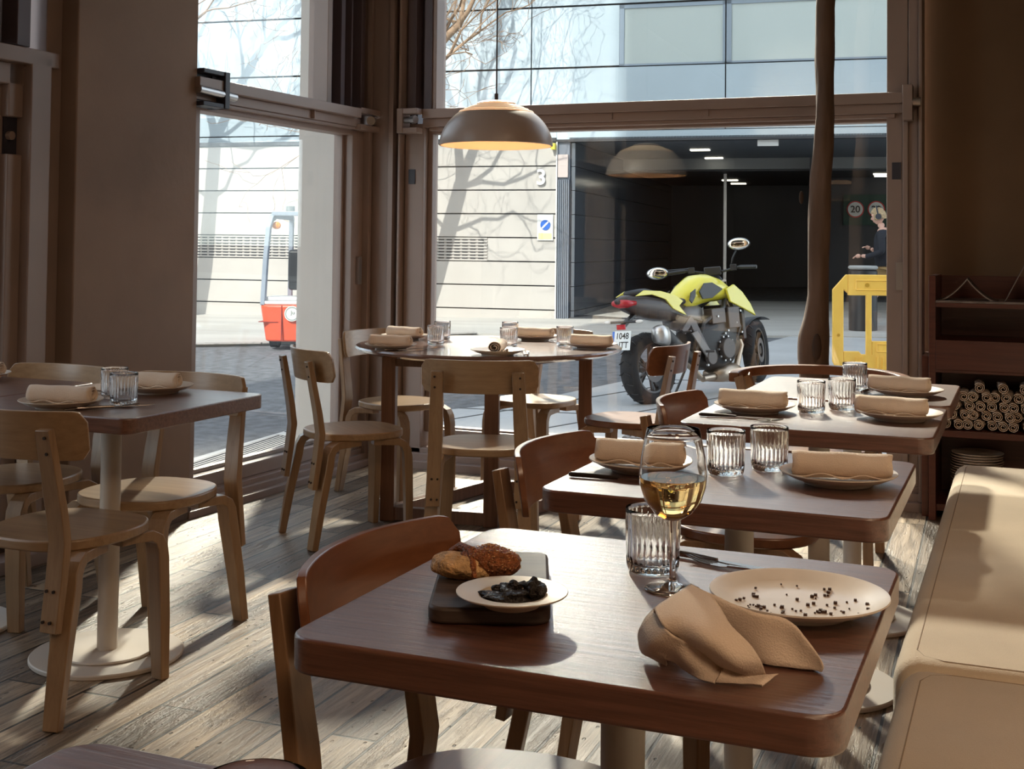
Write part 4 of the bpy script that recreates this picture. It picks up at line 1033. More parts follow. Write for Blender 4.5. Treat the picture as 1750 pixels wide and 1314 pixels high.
def wheel(x, z, R, tw, rimr, name, steer=0):
    w = empty(name, (x, 0, z), steer); w.parent = bk
    b = MB(); prof = []
    for i in range(15):
        a = radians(-100+200*i/14.0); prof.append((R-tw*.42+tw*.42*cos(a), tw/2*sin(a)/sin(radians(100))*1.0))
    prof = [(rimr, -tw*.36)]+prof+[(rimr, tw*.36)]
    m = Matrix.Rotation(pi/2, 4, 'X')
    b.lathe(prof, 64, closed=True, m=m); b.build('tyre', M_RUB, w, smooth=40)
    b = MB()
    for k in range(20):
        a = 2*pi*k/20
        for s in (-1, 1):
            q = [( (R+.0005-.012*(t**2))*cos(a+.11*t*1.0), s*tw*.42*t, (R+.0005-.03*t**2.4)*sin(a+.11*t)) for t in (.12, .35, .6, .85)]
            b.tube(q, 0, flat=(.004, .0035))
    b.build('tread_grooves', M_BLACK, w)
    b = MB(); b.lathe([(rimr+.004, -tw*.37), (rimr-.015, -tw*.35), (rimr-.018, 0), (rimr-.015, tw*.35), (rimr+.004, tw*.37)], 48, closed=True, m=m)
    b.cyl((0, -tw*.4, 0), (0, tw*.4, 0), .04, n=20)
    for k in range(5):
        a = 2*pi*k/5
        for da in (-.16, .16): b.tube([(.03*cos(a), 0, .03*sin(a)), ((rimr-.01)*cos(a+da), 0, (rimr-.01)*sin(a+da))], 0, flat=(.013, .009))
    b.build('rim', M_BLACK, w, smooth=40)
    b = MB(); b.lathe([(.12, -.003), (.12, .003), (.07, .003), (.07, -.003)], 40, closed=True, m=Matrix.Translation((0, -tw*.42, 0)) @ m); b.build('brake_disc', mat('dull_disc_steel', (.14, .13, .13), .6, metal=.6), w)
    return w
wheel(0, .325, .325, .18, .215, 'rear_wheel'); wheel(1.60, .34, .315, .125, .215, 'front_wheel', radians(22))
def B(b, n, m, **k): return b.build(n, m, bk, **k)
B(loft([(.42, .05, .86, .93), (.5, .12, .82, 1.0), (.58, .14, .81, 1.06), (.72, .165, .84, 1.125), (.86, .175, .86, 1.13), (1.0, .17, .86, 1.09), (1.12, .14, .86, 1.02), (1.22, .09, .86, .95)], p=2.2), 'fuel_tank', M_YEL, smooth=180)
b = MB()
for s in (-1, 1):
    P_ = [(.98, .97), (1.10, 1.01), (1.22, .93), (1.33, .81), (1.40, .69), (1.22, .77), (1.02, .85)]
    b.prism(P_, -.012, .012, Matrix.Translation((0, s*.185, 0)) @ Matrix.Rotation(pi/2, 4, 'X') )
B(b, 'tank_shroud', M_YEL, bevel=.006)
b = MB()
for s in (-1, 1):
    b.prism([(.60, .97), (.68, 1.045), (.80, 1.045), (.95, .975), (.78, .90), (.64, .90)], -.006, .006, Matrix.Translation((0, s*.172, 0)) @ Matrix.Rotation(pi/2, 4, 'X'))
    b.prism([(.47, .90), (.50, .97), (.57, 1.0), (.56, .93), (.50, .87)], -.006, .006, Matrix.Translation((0, s*.155, 0)) @ Matrix.Rotation(pi/2, 4, 'X'))
B(b, 'knee_pad', M_BLACK, bevel=.003)
B(loft([(-.34, .03, .93, .97), (-.25, .075, .86, 1.0), (-.05, .10, .78, 1.0), (.15, .115, .74, .97), (.35, .12, .72, .93), (.5, .09, .74, .88)]), 'tail_body', mat('dark_bronze_plastic', (.045, .032, .03), .35), smooth=180)
B(loft([(-.18, .06, .985, 1.035), (0, .09, .985, 1.045), (.15, .10, .94, 1.01), (.3, .11, .88, .96), (.45, .12, .86, .93), (.52, .08, .86, .93)]), 'seat', mat('seat_vinyl', (.03, .03, .035), .6), smooth=180)
b = MB()
for s in (-1, 1):
    b.prism([(-.22, .985), (-.1, 1.03), (.12, 1.01), (.32, .96), (.42, .90), (.36, .86), (.46, .76), (.27, .84), (.18, .93), (0, .985)], -.008, .008, Matrix.Translation((0, s*.118, 0)) @ Matrix.Rotation(pi/2, 4, 'X'))
B(b, 'tail_cover', M_YEL, bevel=.004)
B(loft([(-.33, .075, .90, .965), (-.26, .09, .88, .97), (-.18, .095, .89, .96)], p=2.2), 'tail_light', M_TAIL, smooth=180)
b = MB(); b.tube([(-.12, 0, .82), (-.24, 0, .76), (-.30, 0, .72)], 0, flat=(.03, .012)); b.tube([(-.27, -.17, .765), (-.27, .17, .765)], .012, n=8); B(b, 'plate_bracket', M_BLACK, smooth=40)
b = MB(); b.sphere((-.275, .19, .765), .022, sc=(1, 1.9, .8)); b.sphere((-.275, -.19, .765), .022, sc=(1, 1.9, .8)); B(b, 'indicator', mat('clear_indicator', (.7, .68, .65), .2), smooth=180)
B(MB().box(-.315, -.305, -.05, .05, .70, .745), 'reflector', M_TAIL)
# plate with its writing
lpm = Matrix.Translation((-.325, 0, .605)) @ Matrix.Rotation(radians(14), 4, 'Y')
lpe = MB(); lpe.m = lpm; lpe.box(-.003, .003, -.11, .11, -.085, .085); lp_ = B(lpe, 'licence_plate', mat('plate_white', (.8, .82, .82), .35), bevel=.001)
q = MB(); q.m = lpm; q.box(-.0042, -.003, .082, .108, -.083, .083); q.build('blue_band', mat('plate_blue', (.03, .16, .6), .4), lp_)
fm = Matrix(((0, 0, -1, 0), (-1, 0, 0, 0), (0, 1, 0, 0), (0, 0, 0, 1)))
for s_, dz, dy in (('1048', .038, -.012), ('NTT', -.042, -.012)):
    o = text_obj('plate_characters', s_, .078, M_INK, Matrix.Identity(4), None, extrude=.0006)
    o.parent = lp_; o.matrix_local = lpm @ Matrix.Translation((-.0038, dy, dz)) @ fm
b = MB()
for s in (-1, 1):
    b.tube([(0, s*.12, .325), (.25, s*.12, .36), (.55, s*.10, .42)], 0, flat=(.014, .035))
B(b, 'swingarm', M_ENG, bevel=.004)
b = MB(); b.tube([(1.12, .05, .92), (.95, .16, .80), (.65, .15, .68), (.55, .12, .40)], .022, n=10); b.tube([(1.12, -.05, .92), (.95, -.16, .80), (.65, -.15, .68), (.55, -.12, .40)], .022, n=10); b.tube([(.65, -.13, .7), (.2, -.1, .83)], .014, n=8); b.tube([(.65, .13, .7), (.2, .1, .83)], .014, n=8); b.tube([(1.12, -.09, .9), (1.2, -.14, .6), (1.1, -.12, .42)], .018, n=8)
B(b, 'frame', M_BLACK, smooth=60)
en = loft([(.55, .12, .30, .62), (.68, .16, .24, .70), (.9, .17, .22, .74), (1.08, .15, .26, .78), (1.2, .13, .34, .72)], p=4)
eo = B(en, 'engine', M_ENG, smooth=50)
b = MB()
b.cyl((.92, -.165, .42), (.92, -.215, .42), .105, .095, n=28); b.cyl((.68, -.16, .36), (.68, -.20, .36), .07, n=24); b.box(.98, 1.15, -.19, -.1, .6, .8); b.box(.75, .95, -.18, -.08, .66, .8)
b.build('engine_covers', mat('crankcase_grey', (.09, .075, .07), .35, metal=.6), eo, smooth=40, bevel=.006)
b = MB(); rng = random.Random(2)
for k in range(10): a = 2*pi*k/10; b.cyl((.92+.115*cos(a), -.165, .42+.115*sin(a)), (.92+.115*cos(a), -.185, .42+.115*sin(a)), .009, n=8)
for k in range(14): x, z = rng.uniform(.6, 1.2), rng.uniform(.28, .78); b.cyl((x, -.17, z), (x, -.19, z), .010, n=8)
b.build('bolts', M_ALU, eo, smooth=40)
b = MB(); b.tube([(1.18, -.08, .6), (1.27, -.08, .42), (1.15, -.09, .22), (.85, -.10, .17), (.6, -.12, .17)], .032, n=14); b.tube([(1.18, .06, .6), (1.27, .06, .42), (1.1, .05, .22), (.8, .0, .17)], .03, n=12); B(b, 'exhaust_pipe', M_EXH, smooth=60)
B(loft([(.80, .10, .12, .24, -.06), (.95, .12, .10, .27, -.06), (1.1, .11, .11, .27, -.06), (1.18, .07, .14, .24, -.06)]), 'silencer_box', M_EXH, smooth=180)
b = MB(); b.tube([(.55, -.13, .19), (.42, -.16, .28), (.32, -.17, .36)], .03, n=12); B(b, 'link_pipe', M_EXH, smooth=60)
B(loft([(.40, .05, .30, .40, -.19), (.2, .062, .42, .56, -.20), (.05, .066, .52, .68, -.20), (-.03, .062, .55, .70, -.20)], p=3), 'muffler', M_ENG, smooth=180)
B(loft([(-.09, .05, .56, .70, -.20), (-.03, .068, .54, .715, -.20), (.03, .07, .52, .70, -.20)], p=3), 'muffler_cap', M_ALU, smooth=180)
b = MB(); b.prism([(.42, .70), (.50, .72), (.66, .45), (.60, .40), (.52, .52)], -.01, .01, Matrix.Translation((0, -.17, 0)) @ Matrix.Rotation(pi/2, 4, 'X')); b.tube([(.60, -.17, .42), (.62, -.28, .42)], .012); b.tube([(.32, -.17, .62), (.45, -.18, .74)], 0, flat=(.012, .03)); b.tube([(.32, -.18, .62), (.33, -.26, .63)], .010); B(b, 'footrest', mat('footrest_grey', (.12, .11, .11), .5, metal=.5), smooth=40, bevel=.003)
b = MB(); b.prism([(.42, .60), (.50, .62), (.74, .34), (.66, .30)], -.008, .008, Matrix.Translation((0, -.185, 0)) @ Matrix.Rotation(pi/2, 4, 'X')); B(b, 'side_plate', mat('silver_guard', (.22, .2, .19), .5, metal=.3), bevel=.003)
B(loft([(.36, .10, .66, .80), (.48, .13, .62, .86), (.62, .13, .64, .86), (.72, .09, .70, .84)], p=3), 'side_cover', mat('frame_grey', (.16, .15, .15), .4), smooth=180)
B(MB().box(1.22, 1.27, -.16, .16, .48, .78), 'radiator', M_BLACK, bevel=.01)
# fork, bars, mirrors turned to the left
fk_ = empty('front_fork', (1.08, .03, 1.02), radians(36)); fk_.parent = bk
b = MB()
for s in (-1, 1): b.tube([(.04, s*.10, .03), (.26, s*.10, -.35)], .022, n=12)
b.build('fork_tube', M_EXH, fk_, smooth=60)
b = MB()
for s in (-1, 1): b.tube([(.25, s*.10, -.33), (.45, s*.10, -.70)], .032, n=12); b.box(.38, .47, s*.10-.02, s*.10+.02, -.62, -.50)
b.box(-.03, .05, -.12, .12, -.02, .02); b.box(0, .1, -.12, .12, -.25, -.2)
b.build('fork_leg', M_ENG, fk_, smooth=60)
b = MB(); b.tube([(-.10, .40, .14), (-.05, .25, .15), (0, .10, .12), (0, -.10, .12), (-.05, -.25, .15), (-.10, -.40, .14)], .012, n=10); b.build('handlebar', M_BLACK, fk_, smooth=60)
b = MB()
for s in (-1, 1):
    b.cyl((-.055, s*.26, .149), (-.11, s*.42, .138), .019, n=14); b.box(-.07, 0, s*.2-.03, s*.2+.03, .12, .18)
b.build('grip', M_BLACK, fk_, smooth=40, bevel=.004)
b = MB()
for s in (-1, 1): b.tube([(-.03, s*.22, .15), (.01, s*.30, .155), (-.04, s*.42, .145)], .006, n=6)
b.build('lever', M_ALU, fk_, smooth=40)
for s in (-1, 1):
    b = MB(); b.tube([(-.02, s*.18, .16), (0, s*.20, .24 if s < 0 else .17), (-.02 if s < 0 else -.08, s*.25 if s < 0 else .44, .33 if s < 0 else .17)], .007, n=8); b.sphere((-.02 if s < 0 else -.10, s*.27 if s < 0 else .52, .37 if s < 0 else .15), .085, sc=(.25, 1.3, .72)); m_ = b.build('mirror', M_BLACK, fk_, smooth=180)
    b = MB(); b.sphere((-.034 if s < 0 else -.114, s*.27 if s < 0 else .52, .37 if s < 0 else .15), .080, sc=(.12, 1.25, .7)); b.build('mirror_face', M_MIR, m_, smooth=180)
loft([(.05, .07, -.06, .10), (.14, .085, -.08, .09), (.2, .05, -.04, .05)]).build('headlight', M_BLACK, fk_, smooth=180)
b = MB(); b.box(-.04, .04, -.08, .08, .09, .17); b.build('dash', M_BLACK, fk_, bevel=.01)
b = MB()
for i in range(9):
    pass
rows = []
for i in range(11):
    a = radians(62+80*i/10); rows.append([(1.60+.328*cos(a)-y*.38, y, .34+.328*sin(a)-.8*y*y) for y in (-.07, -.035, 0, .035, .07)])
b.grid(rows); B(b, 'front_fender', M_BLACK, smooth=180, solid=.006)
b = MB(); b.tube([(.70, .14, .28), (.62, .26, .0)], .012, n=8); B(b, 'side_stand', M_BLACK)

# barrier
M_BARR = mat('yellow_plastic', (1.0, .58, .10), .45, var=.08, vscale=6)
br_ = tag(empty('crowd_barrier', (-1.88, 13.50, gz(-1.88, 13.5)), radians(20)), 'yellow plastic pedestrian barrier standing behind the tree trunk', 'barrier')
L_ = 2.0; H_ = 1.06; T_ = .045
def bar2(b, pts, y0=-T_/2, y1=T_/2): b.prism(pts, -y1, -y0, Matrix.Rotation(pi/2, 4, 'X'))
b = MB()
bar2(b, [(0, .14), (.04, .06), (.10, .02), (.115, .10), (.115, .9), (.16, H_-.20), (.16, H_), (.14, H_), (.0, H_-.16)])
bar2(b, [(.16, H_-.22), (L_-.16, H_-.22), (L_-.16, H_), (.16, H_)])
bar2(b, [(.10, .02), (L_-.1, .02), (L_-.1, .22), (.30, .22), (.28, .25), (.115, .25), (.115, .1)])
bar2(b, [(L_, .14), (L_-.04, .06), (L_-.10, .02), (L_-.115, .10), (L_-.115, H_-.22), (L_-.16, H_-.2), (L_-.16, H_), (L_, H_-.16)])
bar2(b, [(.35, .2), (.41, .2), (.41, H_-.2), (.35, H_-.2)])
for x in (.98, 1.55): bar2(b, [(x, .2), (x+.06, .2), (x+.06, H_-.2), (x, H_-.2)])
bar2(b, [(.41, .2), (L_-.115, .2), (L_-.115, .36), (.41, .36)])
b.build('barrier_panel', M_BARR, br_, bevel=.012, seg=3)
b = MB()
for z0, z1, x0, x1 in ((H_-.16, H_-.06, .24, L_-.24), (.25, .33, .46, .80)):
    for dz in (z0, z1): b.tube([(x0, -T_/2-.002, dz), (x1, -T_/2-.002, dz)], .008, n=8)
    for x in (x0, x1): b.tube([(x, -T_/2-.002, z0), (x, -T_/2-.002, z1)], .008, n=8)
for x in (.46, .52, .58, .66, .72, .78, .3, .24): b.box(x, x+.018, -T_/2-.012, -T_/2+.01, .03, .19)
b.build('raised_ribs', M_BARR, br_, smooth=40)
b = MB()
for x in (.36, .62): b.cyl((x, -T_/2-.006, H_-.11), (x, -T_/2+.01, H_-.11), .022, n=16)
b.cyl((.63, -T_/2-.006, .29), (.63, -T_/2+.01, .29), .02, n=16); b.cyl((.06, -T_/2-.006, .42), (.06, -T_/2+.01, .42), .016, n=16)
b.build('moulded_bosses', mat('shaded_boss', (.55, .30, .02), .5), br_, smooth=40)
for x in (.55, 1.6): MB().box(x-.06, x+.06, -.25, .25, 0, .05).build('foot', mat('grey_rubber_foot', (.22, .22, .22), .8), br_, bevel=.01)

# litter bin behind the person
lb = tag(empty('litter_bin', (-2.05, 19.0, gz(-2.05, 19.0))), 'black street bin with a pale lid beside the walking person', 'bin')
lb.location = (-2.15, 18.55, gz(-2.15, 18.55))
MB().disc(.20, 0, .90, 32, bev=.02).build('bin_body', M_BLACK, lb, smooth=40)
MB().disc(.21, .905, .96, 32, bev=.02).build('bin_lid', mat('grey_lid', (.35, .35, .34), .5), lb, smooth=40)

# forklift
M_FRED = mat('fork_truck_red', (.75, .10, .04), .35, coat=.4)
M_FGR = mat('fork_truck_grey', (.26, .30, .36), .4)
ft = tag(empty('forklift', (-8.96, 14.5, gz(-8.86, 14.5)), radians(20)), 'red counterbalance forklift with a grey roof frame seen past the white pier', 'forklift')
def FT(b, n, m, **k): return b.build(n, m, ft, **k)
b = MB(); b.prism([(-.50, -.55), (-.38, -.62), (.38, -.62), (.50, -.55), (.5, -.1), (-.5, -.1)], .10, .58); 
for i, v in enumerate(b.v):
    if v.z < .2: b.v[i] = Vector((v.x*.86, v.y*.93+.0, v.z))
cw = FT(b, 'counterweight', M_FRED, bevel=.03, seg=4, smooth=50)
b = MB(); b.box(-.507, -.25, -.612, -.2, .355, .362); b.box(-.205, -.195, -.623, -.60, .12, .575); b.build('panel_gap', mat('red_shadow_line', (.25, .02, .01), .6), cw)
FT(MB().box(-.5, .5, -.1, 1.1, .2, .62), 'chassis', M_FRED, bevel=.03)
FT(MB().box(-.48, .48, -.56, -.05, .58, .63).box(-.46, .46, -.5, .0, .63, .68), 'hood', mat('hood_silver', (.6, .6, .6), .4), bevel=.015)
b = MB()
for s in (-1, 1):
    b.tube([(s*.47, -.52, .57), (s*.455, -.46, 1.2), (s*.44, -.40, 1.58), (s*.42, -.33, 1.71), (s*.40, -.2, 1.76), (s*.4, .8, 1.76)], 0, flat=(.03, .05)); b.tube([(s*.4, .8, 1.76), (s*.45, 1.0, .6)], 0, flat=(.03, .04))
b.tube([(-.42, -.30, 1.78), (.42, -.30, 1.78)], 0, flat=(.04, .03))
for k in range(5): b.tube([(-.4+.2*k, -.25, 1.80), (-.4+.2*k, .8, 1.80)], 0, flat=(.015, .015))
FT(b, 'roof_guard', M_FGR, bevel=.008)
b = MB(); b.box(-.22, .22, -.2, .3, .76, .9); b.box(-.22, .22, -.22, -.1, .85, 1.3); FT(b, 'seat', M_BLACK, bevel=.04, seg=3)
for sx in (-1, 1):
    for y, r_ in ((-.25, .17), (.85, .22)):
        b = MB(); b.cyl((sx*.36-.05, y, r_), (sx*.36+.05, y, r_), r_, n=28); FT(b, 'wheel', M_RUB, smooth=40)
b = MB(); b.sphere((-.36, -.30, 1.62), .05, sc=(1.2, .6, 1)); FT(b, 'orange_lamp', mat('orange_lens', (.9, .25, .02), .3), smooth=180)
b = MB(); b.cyl((-.2, -.2, 1.8), (-.2, -.2, 1.88), .06, n=20); FT(b, 'beacon', mat('beacon_grey', (.2, .22, .22), .3), smooth=40)
b = MB(); b.m = Matrix.Translation((-.06, -.628, .47)) @ Matrix.Rotation(pi/2, 4, 'X'); b.lathe([(0, -.004), (.10, -.004), (.10, .008), (0, .008)], 40); bdg = FT(b, 'round_badge', mat('badge_white', (.8, .78, .75), .4))
b = MB(); b.m = Matrix.Translation((-.06, -.637, .47)) @ Matrix.Rotation(pi/2, 4, 'X'); b.lathe([(.075, -.002), (.09, -.002), (.09, .002), (.075, .002)], 40, closed=True); b.build('badge_ring', mat('badge_grey', (.3, .34, .32), .5), bdg)
o = text_obj('badge_letters', 'Ju', .07, mat('badge_grey', (.3, .34, .32), .5), Matrix.Identity(4), None, extrude=.001); o.parent = bdg; o.matrix_local = Matrix.Translation((-.05, -.642, .485)) @ Matrix.Rotation(pi/2, 4, 'X')
b = MB()
for s in (-.12, .12): b.box(s-.05, s+.05, 1.15, 2.0, .12, .16)
b.box(-.35, .35, 1.1, 1.16, .12, 1.8); FT(b, 'mast_and_forks', M_ENG)

# ---- bare street trees
M_BR = mat('plane_tree_bark', (.30, .20, .13), .85, var=.3, vscale=3)
def tree(name, x, y, h0, seed, label, lean=(0, 0), spread=1.0, trunk=.19):
    rng = random.Random(seed); b = MB(); tw = MB()
    def grow(p, d, L, r, lev, mb):
        n = 5 if lev < 3 else 4; pts = [p]; rs = [r]
        for i in range(n):
            d = (d+Vector((rng.gauss(0, .13), rng.gauss(0, .13), rng.gauss(.02, .10)))*(1.0+.25*lev)).normalized()
            lim = 19.0+.106*(x+p.x+7.2)-y
            if p.y+d.y*L/n > lim: d = Vector((d.x, -abs(d.y)*.3, d.z)).normalized()
            p = p+d*L/n; p.y = min(p.y, lim+.1); pts.append(p); rs.append(max(.0035, r*(1-.36*(i+1)/n)))
        mb.tube(pts, rs, n=10 if lev < 2 else (6 if lev < 4 else 4))
        if lev >= 7: return
        k = 2 if lev == 0 else (4 if lev in (1, 2) else (3 if lev < 6 else 2))
        if lev == 0:
            for t, sx, sz, lv in ((.8, -1, .5, 3), (.8, 1, .45, 3), (1, 1, .15, 3), (1, .6, .3, 2)):
                grow(pts[int(t*n)], Vector((sx*.9, rng.uniform(-.4, .1), sz)).normalized(), 1.6, r*.17, lv, tw)
        for c_ in range(k):
            t = 1.0 if c_ < 2 else rng.uniform(.4, .8)
            q = pts[int(t*n)]; ax = Vector((rng.uniform(-1, 1), rng.uniform(-1, 1), rng.uniform(-.25, .55))).normalized()
            nd = (d*(.9 if lev else 1.1)+ax*(.62 if lev else .45)*spread).normalized()
            if lev < 2: nd = (nd+Vector((0, 0, .25))).normalized()
            grow(q, nd, (2.2 if lev == 0 else L)*rng.uniform(.62, .84), rs[int(t*n)]*(.72 if c_ < 2 else .5), lev+1, b if lev < 2 else tw)
    z = gz(x, y)-.1
    o = tag(empty(name, (x, y, z)), label, 'tree', 'bare trees of the street')
    grow(Vector((0, 0, 0)), Vector((lean[0], lean[1], 1)).normalized(), h0, trunk, 0, b)
    b.build('trunk', M_BR, o, smooth=60); tw.build('branches', M_BR, o, smooth=60)
    return o
tree('bare_tree', -10.0, 17.3, 4.0, 4, 'bare plane tree whose twigs reach over the pendant lamp in the big window', lean=(.10, 0))
tree('bare_tree', -14.3, 16.2, 5.0, 9, 'bare plane tree whose twigs cross the top of the side window', lean=(.05, 0))

# ---- the walking person
def skin_mesh(name, nodes, edges, material, parent, sub=2, smooth=180):
    me = bpy.data.meshes.new(name); me.from_pydata([n[:3] for n in nodes], edges, []); o = bpy.data.objects.new(name, me); COL.objects.link(o)
    m = o.modifiers.new('skin', 'SKIN')
    for i, n in enumerate(nodes):
        r_ = n[3]; me.skin_vertices[0].data[i].radius = (r_, n[4] if len(n) > 4 else r_)
    me.skin_vertices[0].data[0].use_root = True
    s = o.modifiers.new('sub', 'SUBSURF'); s.levels = sub; s.render_levels = sub
    bpy.context.view_layer.update(); dg = bpy.context.evaluated_depsgraph_get()
    m2 = bpy.data.meshes.new_from_object(o.evaluated_get(dg)); bpy.data.objects.remove(o)
    o = bpy.data.objects.new(name, m2); COL.objects.link(o); m2.materials.clear(); m2.materials.append(material)
    m2.polygons.foreach_set('use_smooth', [True]*len(m2.polygons)); o.parent = parent; return o
M_SKIN = mat('skin', (.62, .36, .28), .5); M_TOP = mat('black_sweater', (.012, .014, .022), .8); M_SHORT = mat('khaki_shorts', (.30, .19, .08), .8); M_HAIR = mat('fair_curly_hair', (.42, .30, .17), .7, bump=1, bscale=60, var=.4, vscale=40)
# local frame: the person walks towards -x
pe = tag(empty('person', (-1.90, 19.15, gz(-1.9, 19.15))), 'person in a black sweater, khaki shorts and headphones striding left behind the yellow barrier', 'person')
nodes = [(0, 0, .97, .08, .07), (0, 0, 1.10, .12, .10), (-.02, 0, 1.28, .13, .115), (-.04, 0, 1.44, .09, .09), (-.05, 0, 1.50, .055), (-.075, 0, 1.58, .06),   # 0-5 torso, neck
         (-.03, -.10, 1.42, .07), (-.04, -.20, 1.38, .052), (-.02, -.24, 1.14, .042), (-.22, -.20, 1.07, .033), (-.33, -.17, 1.08, .028),   # 6-10 arm (near)
         (-.03, .10, 1.42, .07), (-.04, .20, 1.38, .052), (-.03, .23, 1.15, .042), (-.17, .14, 1.15, .033), (-.22, .10, 1.19, .028),   # 11-15 far arm
         (0, -.08, .84, .075), (-.12, -.09, .54, .062), (-.24, -.09, .34, .05), (-.28, -.09, .22, .035),  # 16-19 leading leg
         (.02, .08, .84, .075), (.10, .09, .50, .062), (.24, .09, .24, .048), (.30, .09, .10, .035)]   # 20-23 trailing leg
edges = [(0, 1), (1, 2), (2, 3), (3, 4), (4, 5), (3, 6), (6, 7), (7, 8), (8, 9), (9, 10), (3, 11), (11, 12), (12, 13), (13, 14), (14, 15), (0, 16), (16, 17), (17, 18), (18, 19), (0, 20), (20, 21), (21, 22), (22, 23)]
bo_ = skin_mesh('body', nodes, edges, M_SKIN, pe)
# head with face
b = MB(); rows = []
for j in range(25):
    ph = pi*j/24; row = []
    for i in range(32):
        th = 2*pi*i/32; d = Vector((sin(ph)*cos(th), sin(ph)*sin(th), cos(ph)))
        x, y, z = d.x*.098, d.y*.074, d.z*.118
        if z < 0: x = x*(1+.5*z/.118*.5)-.02*(-z/.118); y *= 1+.35*z/.118
        f_ = -d.x
        if f_ > .8 and abs(d.y) < .3:
            if -.35 < d.z < .12: x -= .022*(1-abs(d.y)/.3)*(1-abs(d.z+.12)/.24 if abs(d.z+.12) < .24 else 0)   # nose
            if -.62 < d.z < -.45: x -= .006
        if f_ > .6 and .08 < d.z < .25 and abs(abs(d.y)-.35) < .15: x += .008     # eye sockets
        row.append((x, y, z))
    rows.append(row)
b.grid(rows, True); b.m = Matrix.Identity(4)
hm_ = Matrix.Translation((-.10, 0, 1.665)) @ Matrix.Rotation(radians(-14), 4, 'Y')
b.v = [hm_ @ v for v in b.v]; hd_ = b.build('head', M_SKIN, pe, smooth=180)
b = MB()
for s in (-1, 1): b.sphere(tuple(hm_ @ Vector((-.088, s*.028, .018))), .009); 
b.build('eye', M_INK, hd_, smooth=180)
b = MB(); b.sphere(tuple(hm_ @ Vector((-.092, 0, -.062))), .012, sc=(.5, 1.5, .35)); b.build('mouth', mat('lips', (.45, .16, .14), .5), hd_, smooth=180)
b = MB()
for s in (-1, 1): b.sphere(tuple(hm_ @ Vector((.012, s*.076, -.005))), .026, sc=(.7, .3, 1.1))
b.build('ear', M_SKIN, hd_, smooth=180)
b = MB(); rng = random.Random(8); rows = []
for j in range(17):
    ph = pi*.62*j/16; row = []
    for i in range(36):
        th = 2*pi*i/36; d = Vector((sin(ph)*cos(th), sin(ph)*sin(th), cos(ph)))
        k = 1.13+.13*noise.noise(d*6)+.05*noise.noise(d*14)
        if d.x < -.55 and d.z < .5: k = .9
        row.append(hm_ @ Vector((d.x*.103*k, d.y*.082*k, d.z*.122*k)))
    rows.append(row)
b.grid(rows, True); b.build('hair', M_HAIR, pe, smooth=180)
b = MB()
for s in (-1, 1): b.m = hm_; b.cyl((.012, s*.088, -.005), (.012, s*.125, -.005), .043, n=24)
b.tube([(.012, s_*.10, z_) for s_, z_ in ((-1, .02), (-1, .08), (-.75, .13), (0, .155), (.75, .13), (1, .08), (1, .02))], .010, n=8)
b.build('headphones', mat('navy_headphones', (.02, .025, .04), .35), pe, smooth=40)
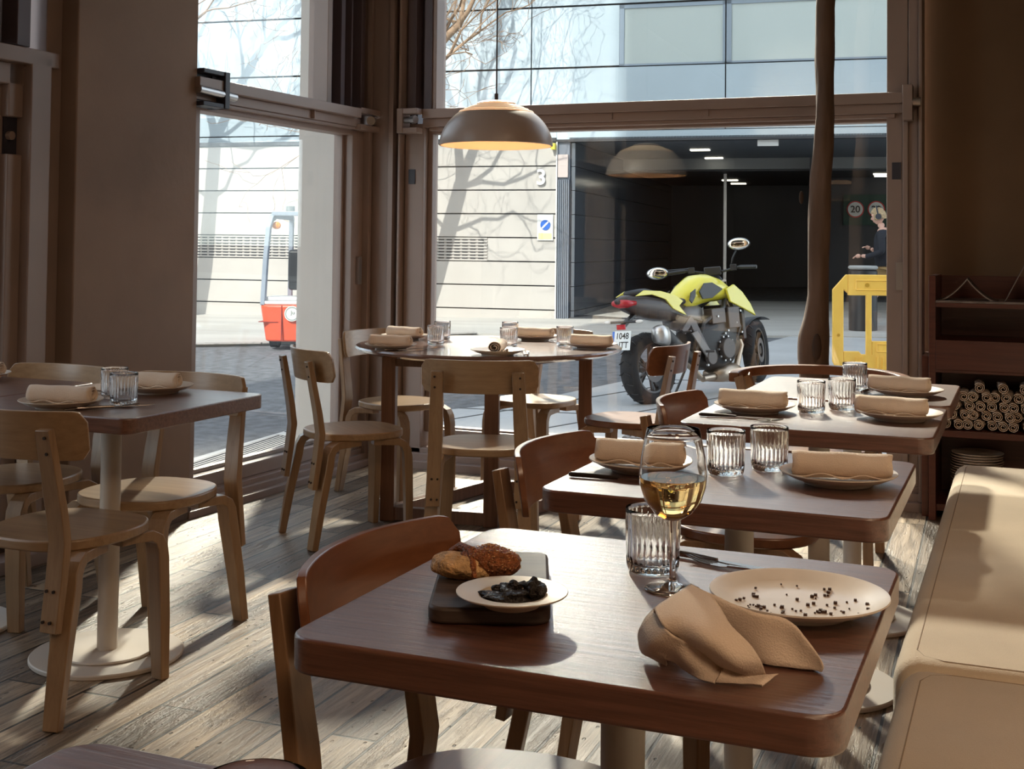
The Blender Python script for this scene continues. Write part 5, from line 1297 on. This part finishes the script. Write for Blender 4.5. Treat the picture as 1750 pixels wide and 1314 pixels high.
# clothes
def limb(pts, name, m, n=20, parent=pe):
    b = MB(); b.tube([p[:3] for p in pts], [p[3] for p in pts], n=n); return b.build(name, m, parent, smooth=180)
sw = skin_mesh('sweater', [(0, 0, .80, .15, .13), (0, 0, 1.05, .17, .15), (-.02, 0, 1.28, .175, .16), (-.04, 0, 1.46, .12, .12), (-.03, -.11, 1.42, .085), (-.04, -.21, 1.38, .066), (-.02, -.25, 1.14, .055), (-.22, -.20, 1.07, .044), (-.27, -.185, 1.075, .04),
        (-.03, .11, 1.42, .085), (-.04, .21, 1.38, .066), (-.03, .24, 1.15, .055), (-.16, .15, 1.15, .042)],
        [(0, 1), (1, 2), (2, 3), (3, 4), (4, 5), (5, 6), (6, 7), (7, 8), (3, 9), (9, 10), (10, 11), (11, 12)], M_TOP, pe)
skin_mesh('shorts', [(0, 0, .93, .14, .125), (0, -.09, .84, .115), (-.075, -.09, .66, .10), (.01, .09, .84, .115), (.06, .09, .64, .10)], [(0, 1), (1, 2), (0, 3), (3, 4)], M_SHORT, pe)
# hands with five fingers
def hand(c, dir_, name):
    q = Vector(dir_).to_track_quat('X', 'Z').to_matrix().to_4x4(); q.translation = c
    N_ = [(0, 0, 0, .020, .026), (.03, 0, 0, .018, .034), (.06, 0, 0, .014, .036)]; E_ = [(0, 1), (1, 2)]
    for k, (dy, L1) in enumerate(((-.03, .055), (-.01, .065), (.01, .06), (.03, .048))):
        i0 = len(N_); N_ += [(.075, dy, 0, .0085), (.075+L1*.5, dy, -.008, .008), (.075+L1*.8, dy, -.028, .0065)]; E_ += [(2, i0), (i0, i0+1), (i0+1, i0+2)]
    i0 = len(N_); N_ += [(.03, -.042, -.004, .010), (.06, -.055, -.018, .008)]; E_ += [(1, i0), (i0, i0+1)]
    N2 = [(*(q @ Vector(n[:3])), *n[3:]) for n in N_]
    return skin_mesh(name, N2, E_, M_SKIN, pe, sub=1)
hand((-.33, -.17, 1.08), (-1, .1, -.15), 'hand'); hand((-.22, .10, 1.19), (-.9, -.1, .25), 'hand')
for (x, y, z, rot) in ((-.34, -.09, .17, .35), (.32, .09, .04, .25)):
    m_ = Matrix.Translation((x, y, z)) @ Matrix.Rotation(rot, 4, 'Y')
    b = loft([(-.15, .03, -.04, .0), (-.11, .045, -.04, .025), (-.02, .045, -.04, .05), (.06, .042, -.04, .08), (.11, .035, -.035, .06)], p=2.4); b.v = [m_ @ v for v in b.v]; sh = b.build('shoe', M_BLACK, pe, smooth=180)
    b = loft([(-.155, .032, -.055, -.03), (-.1, .05, -.058, -.03), (.0, .048, -.058, -.03), (.115, .038, -.055, -.025)], p=3); b.v = [m_ @ v for v in b.v]; b.build('sole', M_WHITE, sh, smooth=180)
for P0, P1 in (((-.262, -.09, .30), (-.30, -.09, .20)), ((.265, .09, .19), (.31, .09, .08))):
    b = MB(); b.cyl(P0, P1, .048, .044, n=20); b.build('sock', mat('white_sock', (.75, .73, .7), .8), pe, smooth=180)
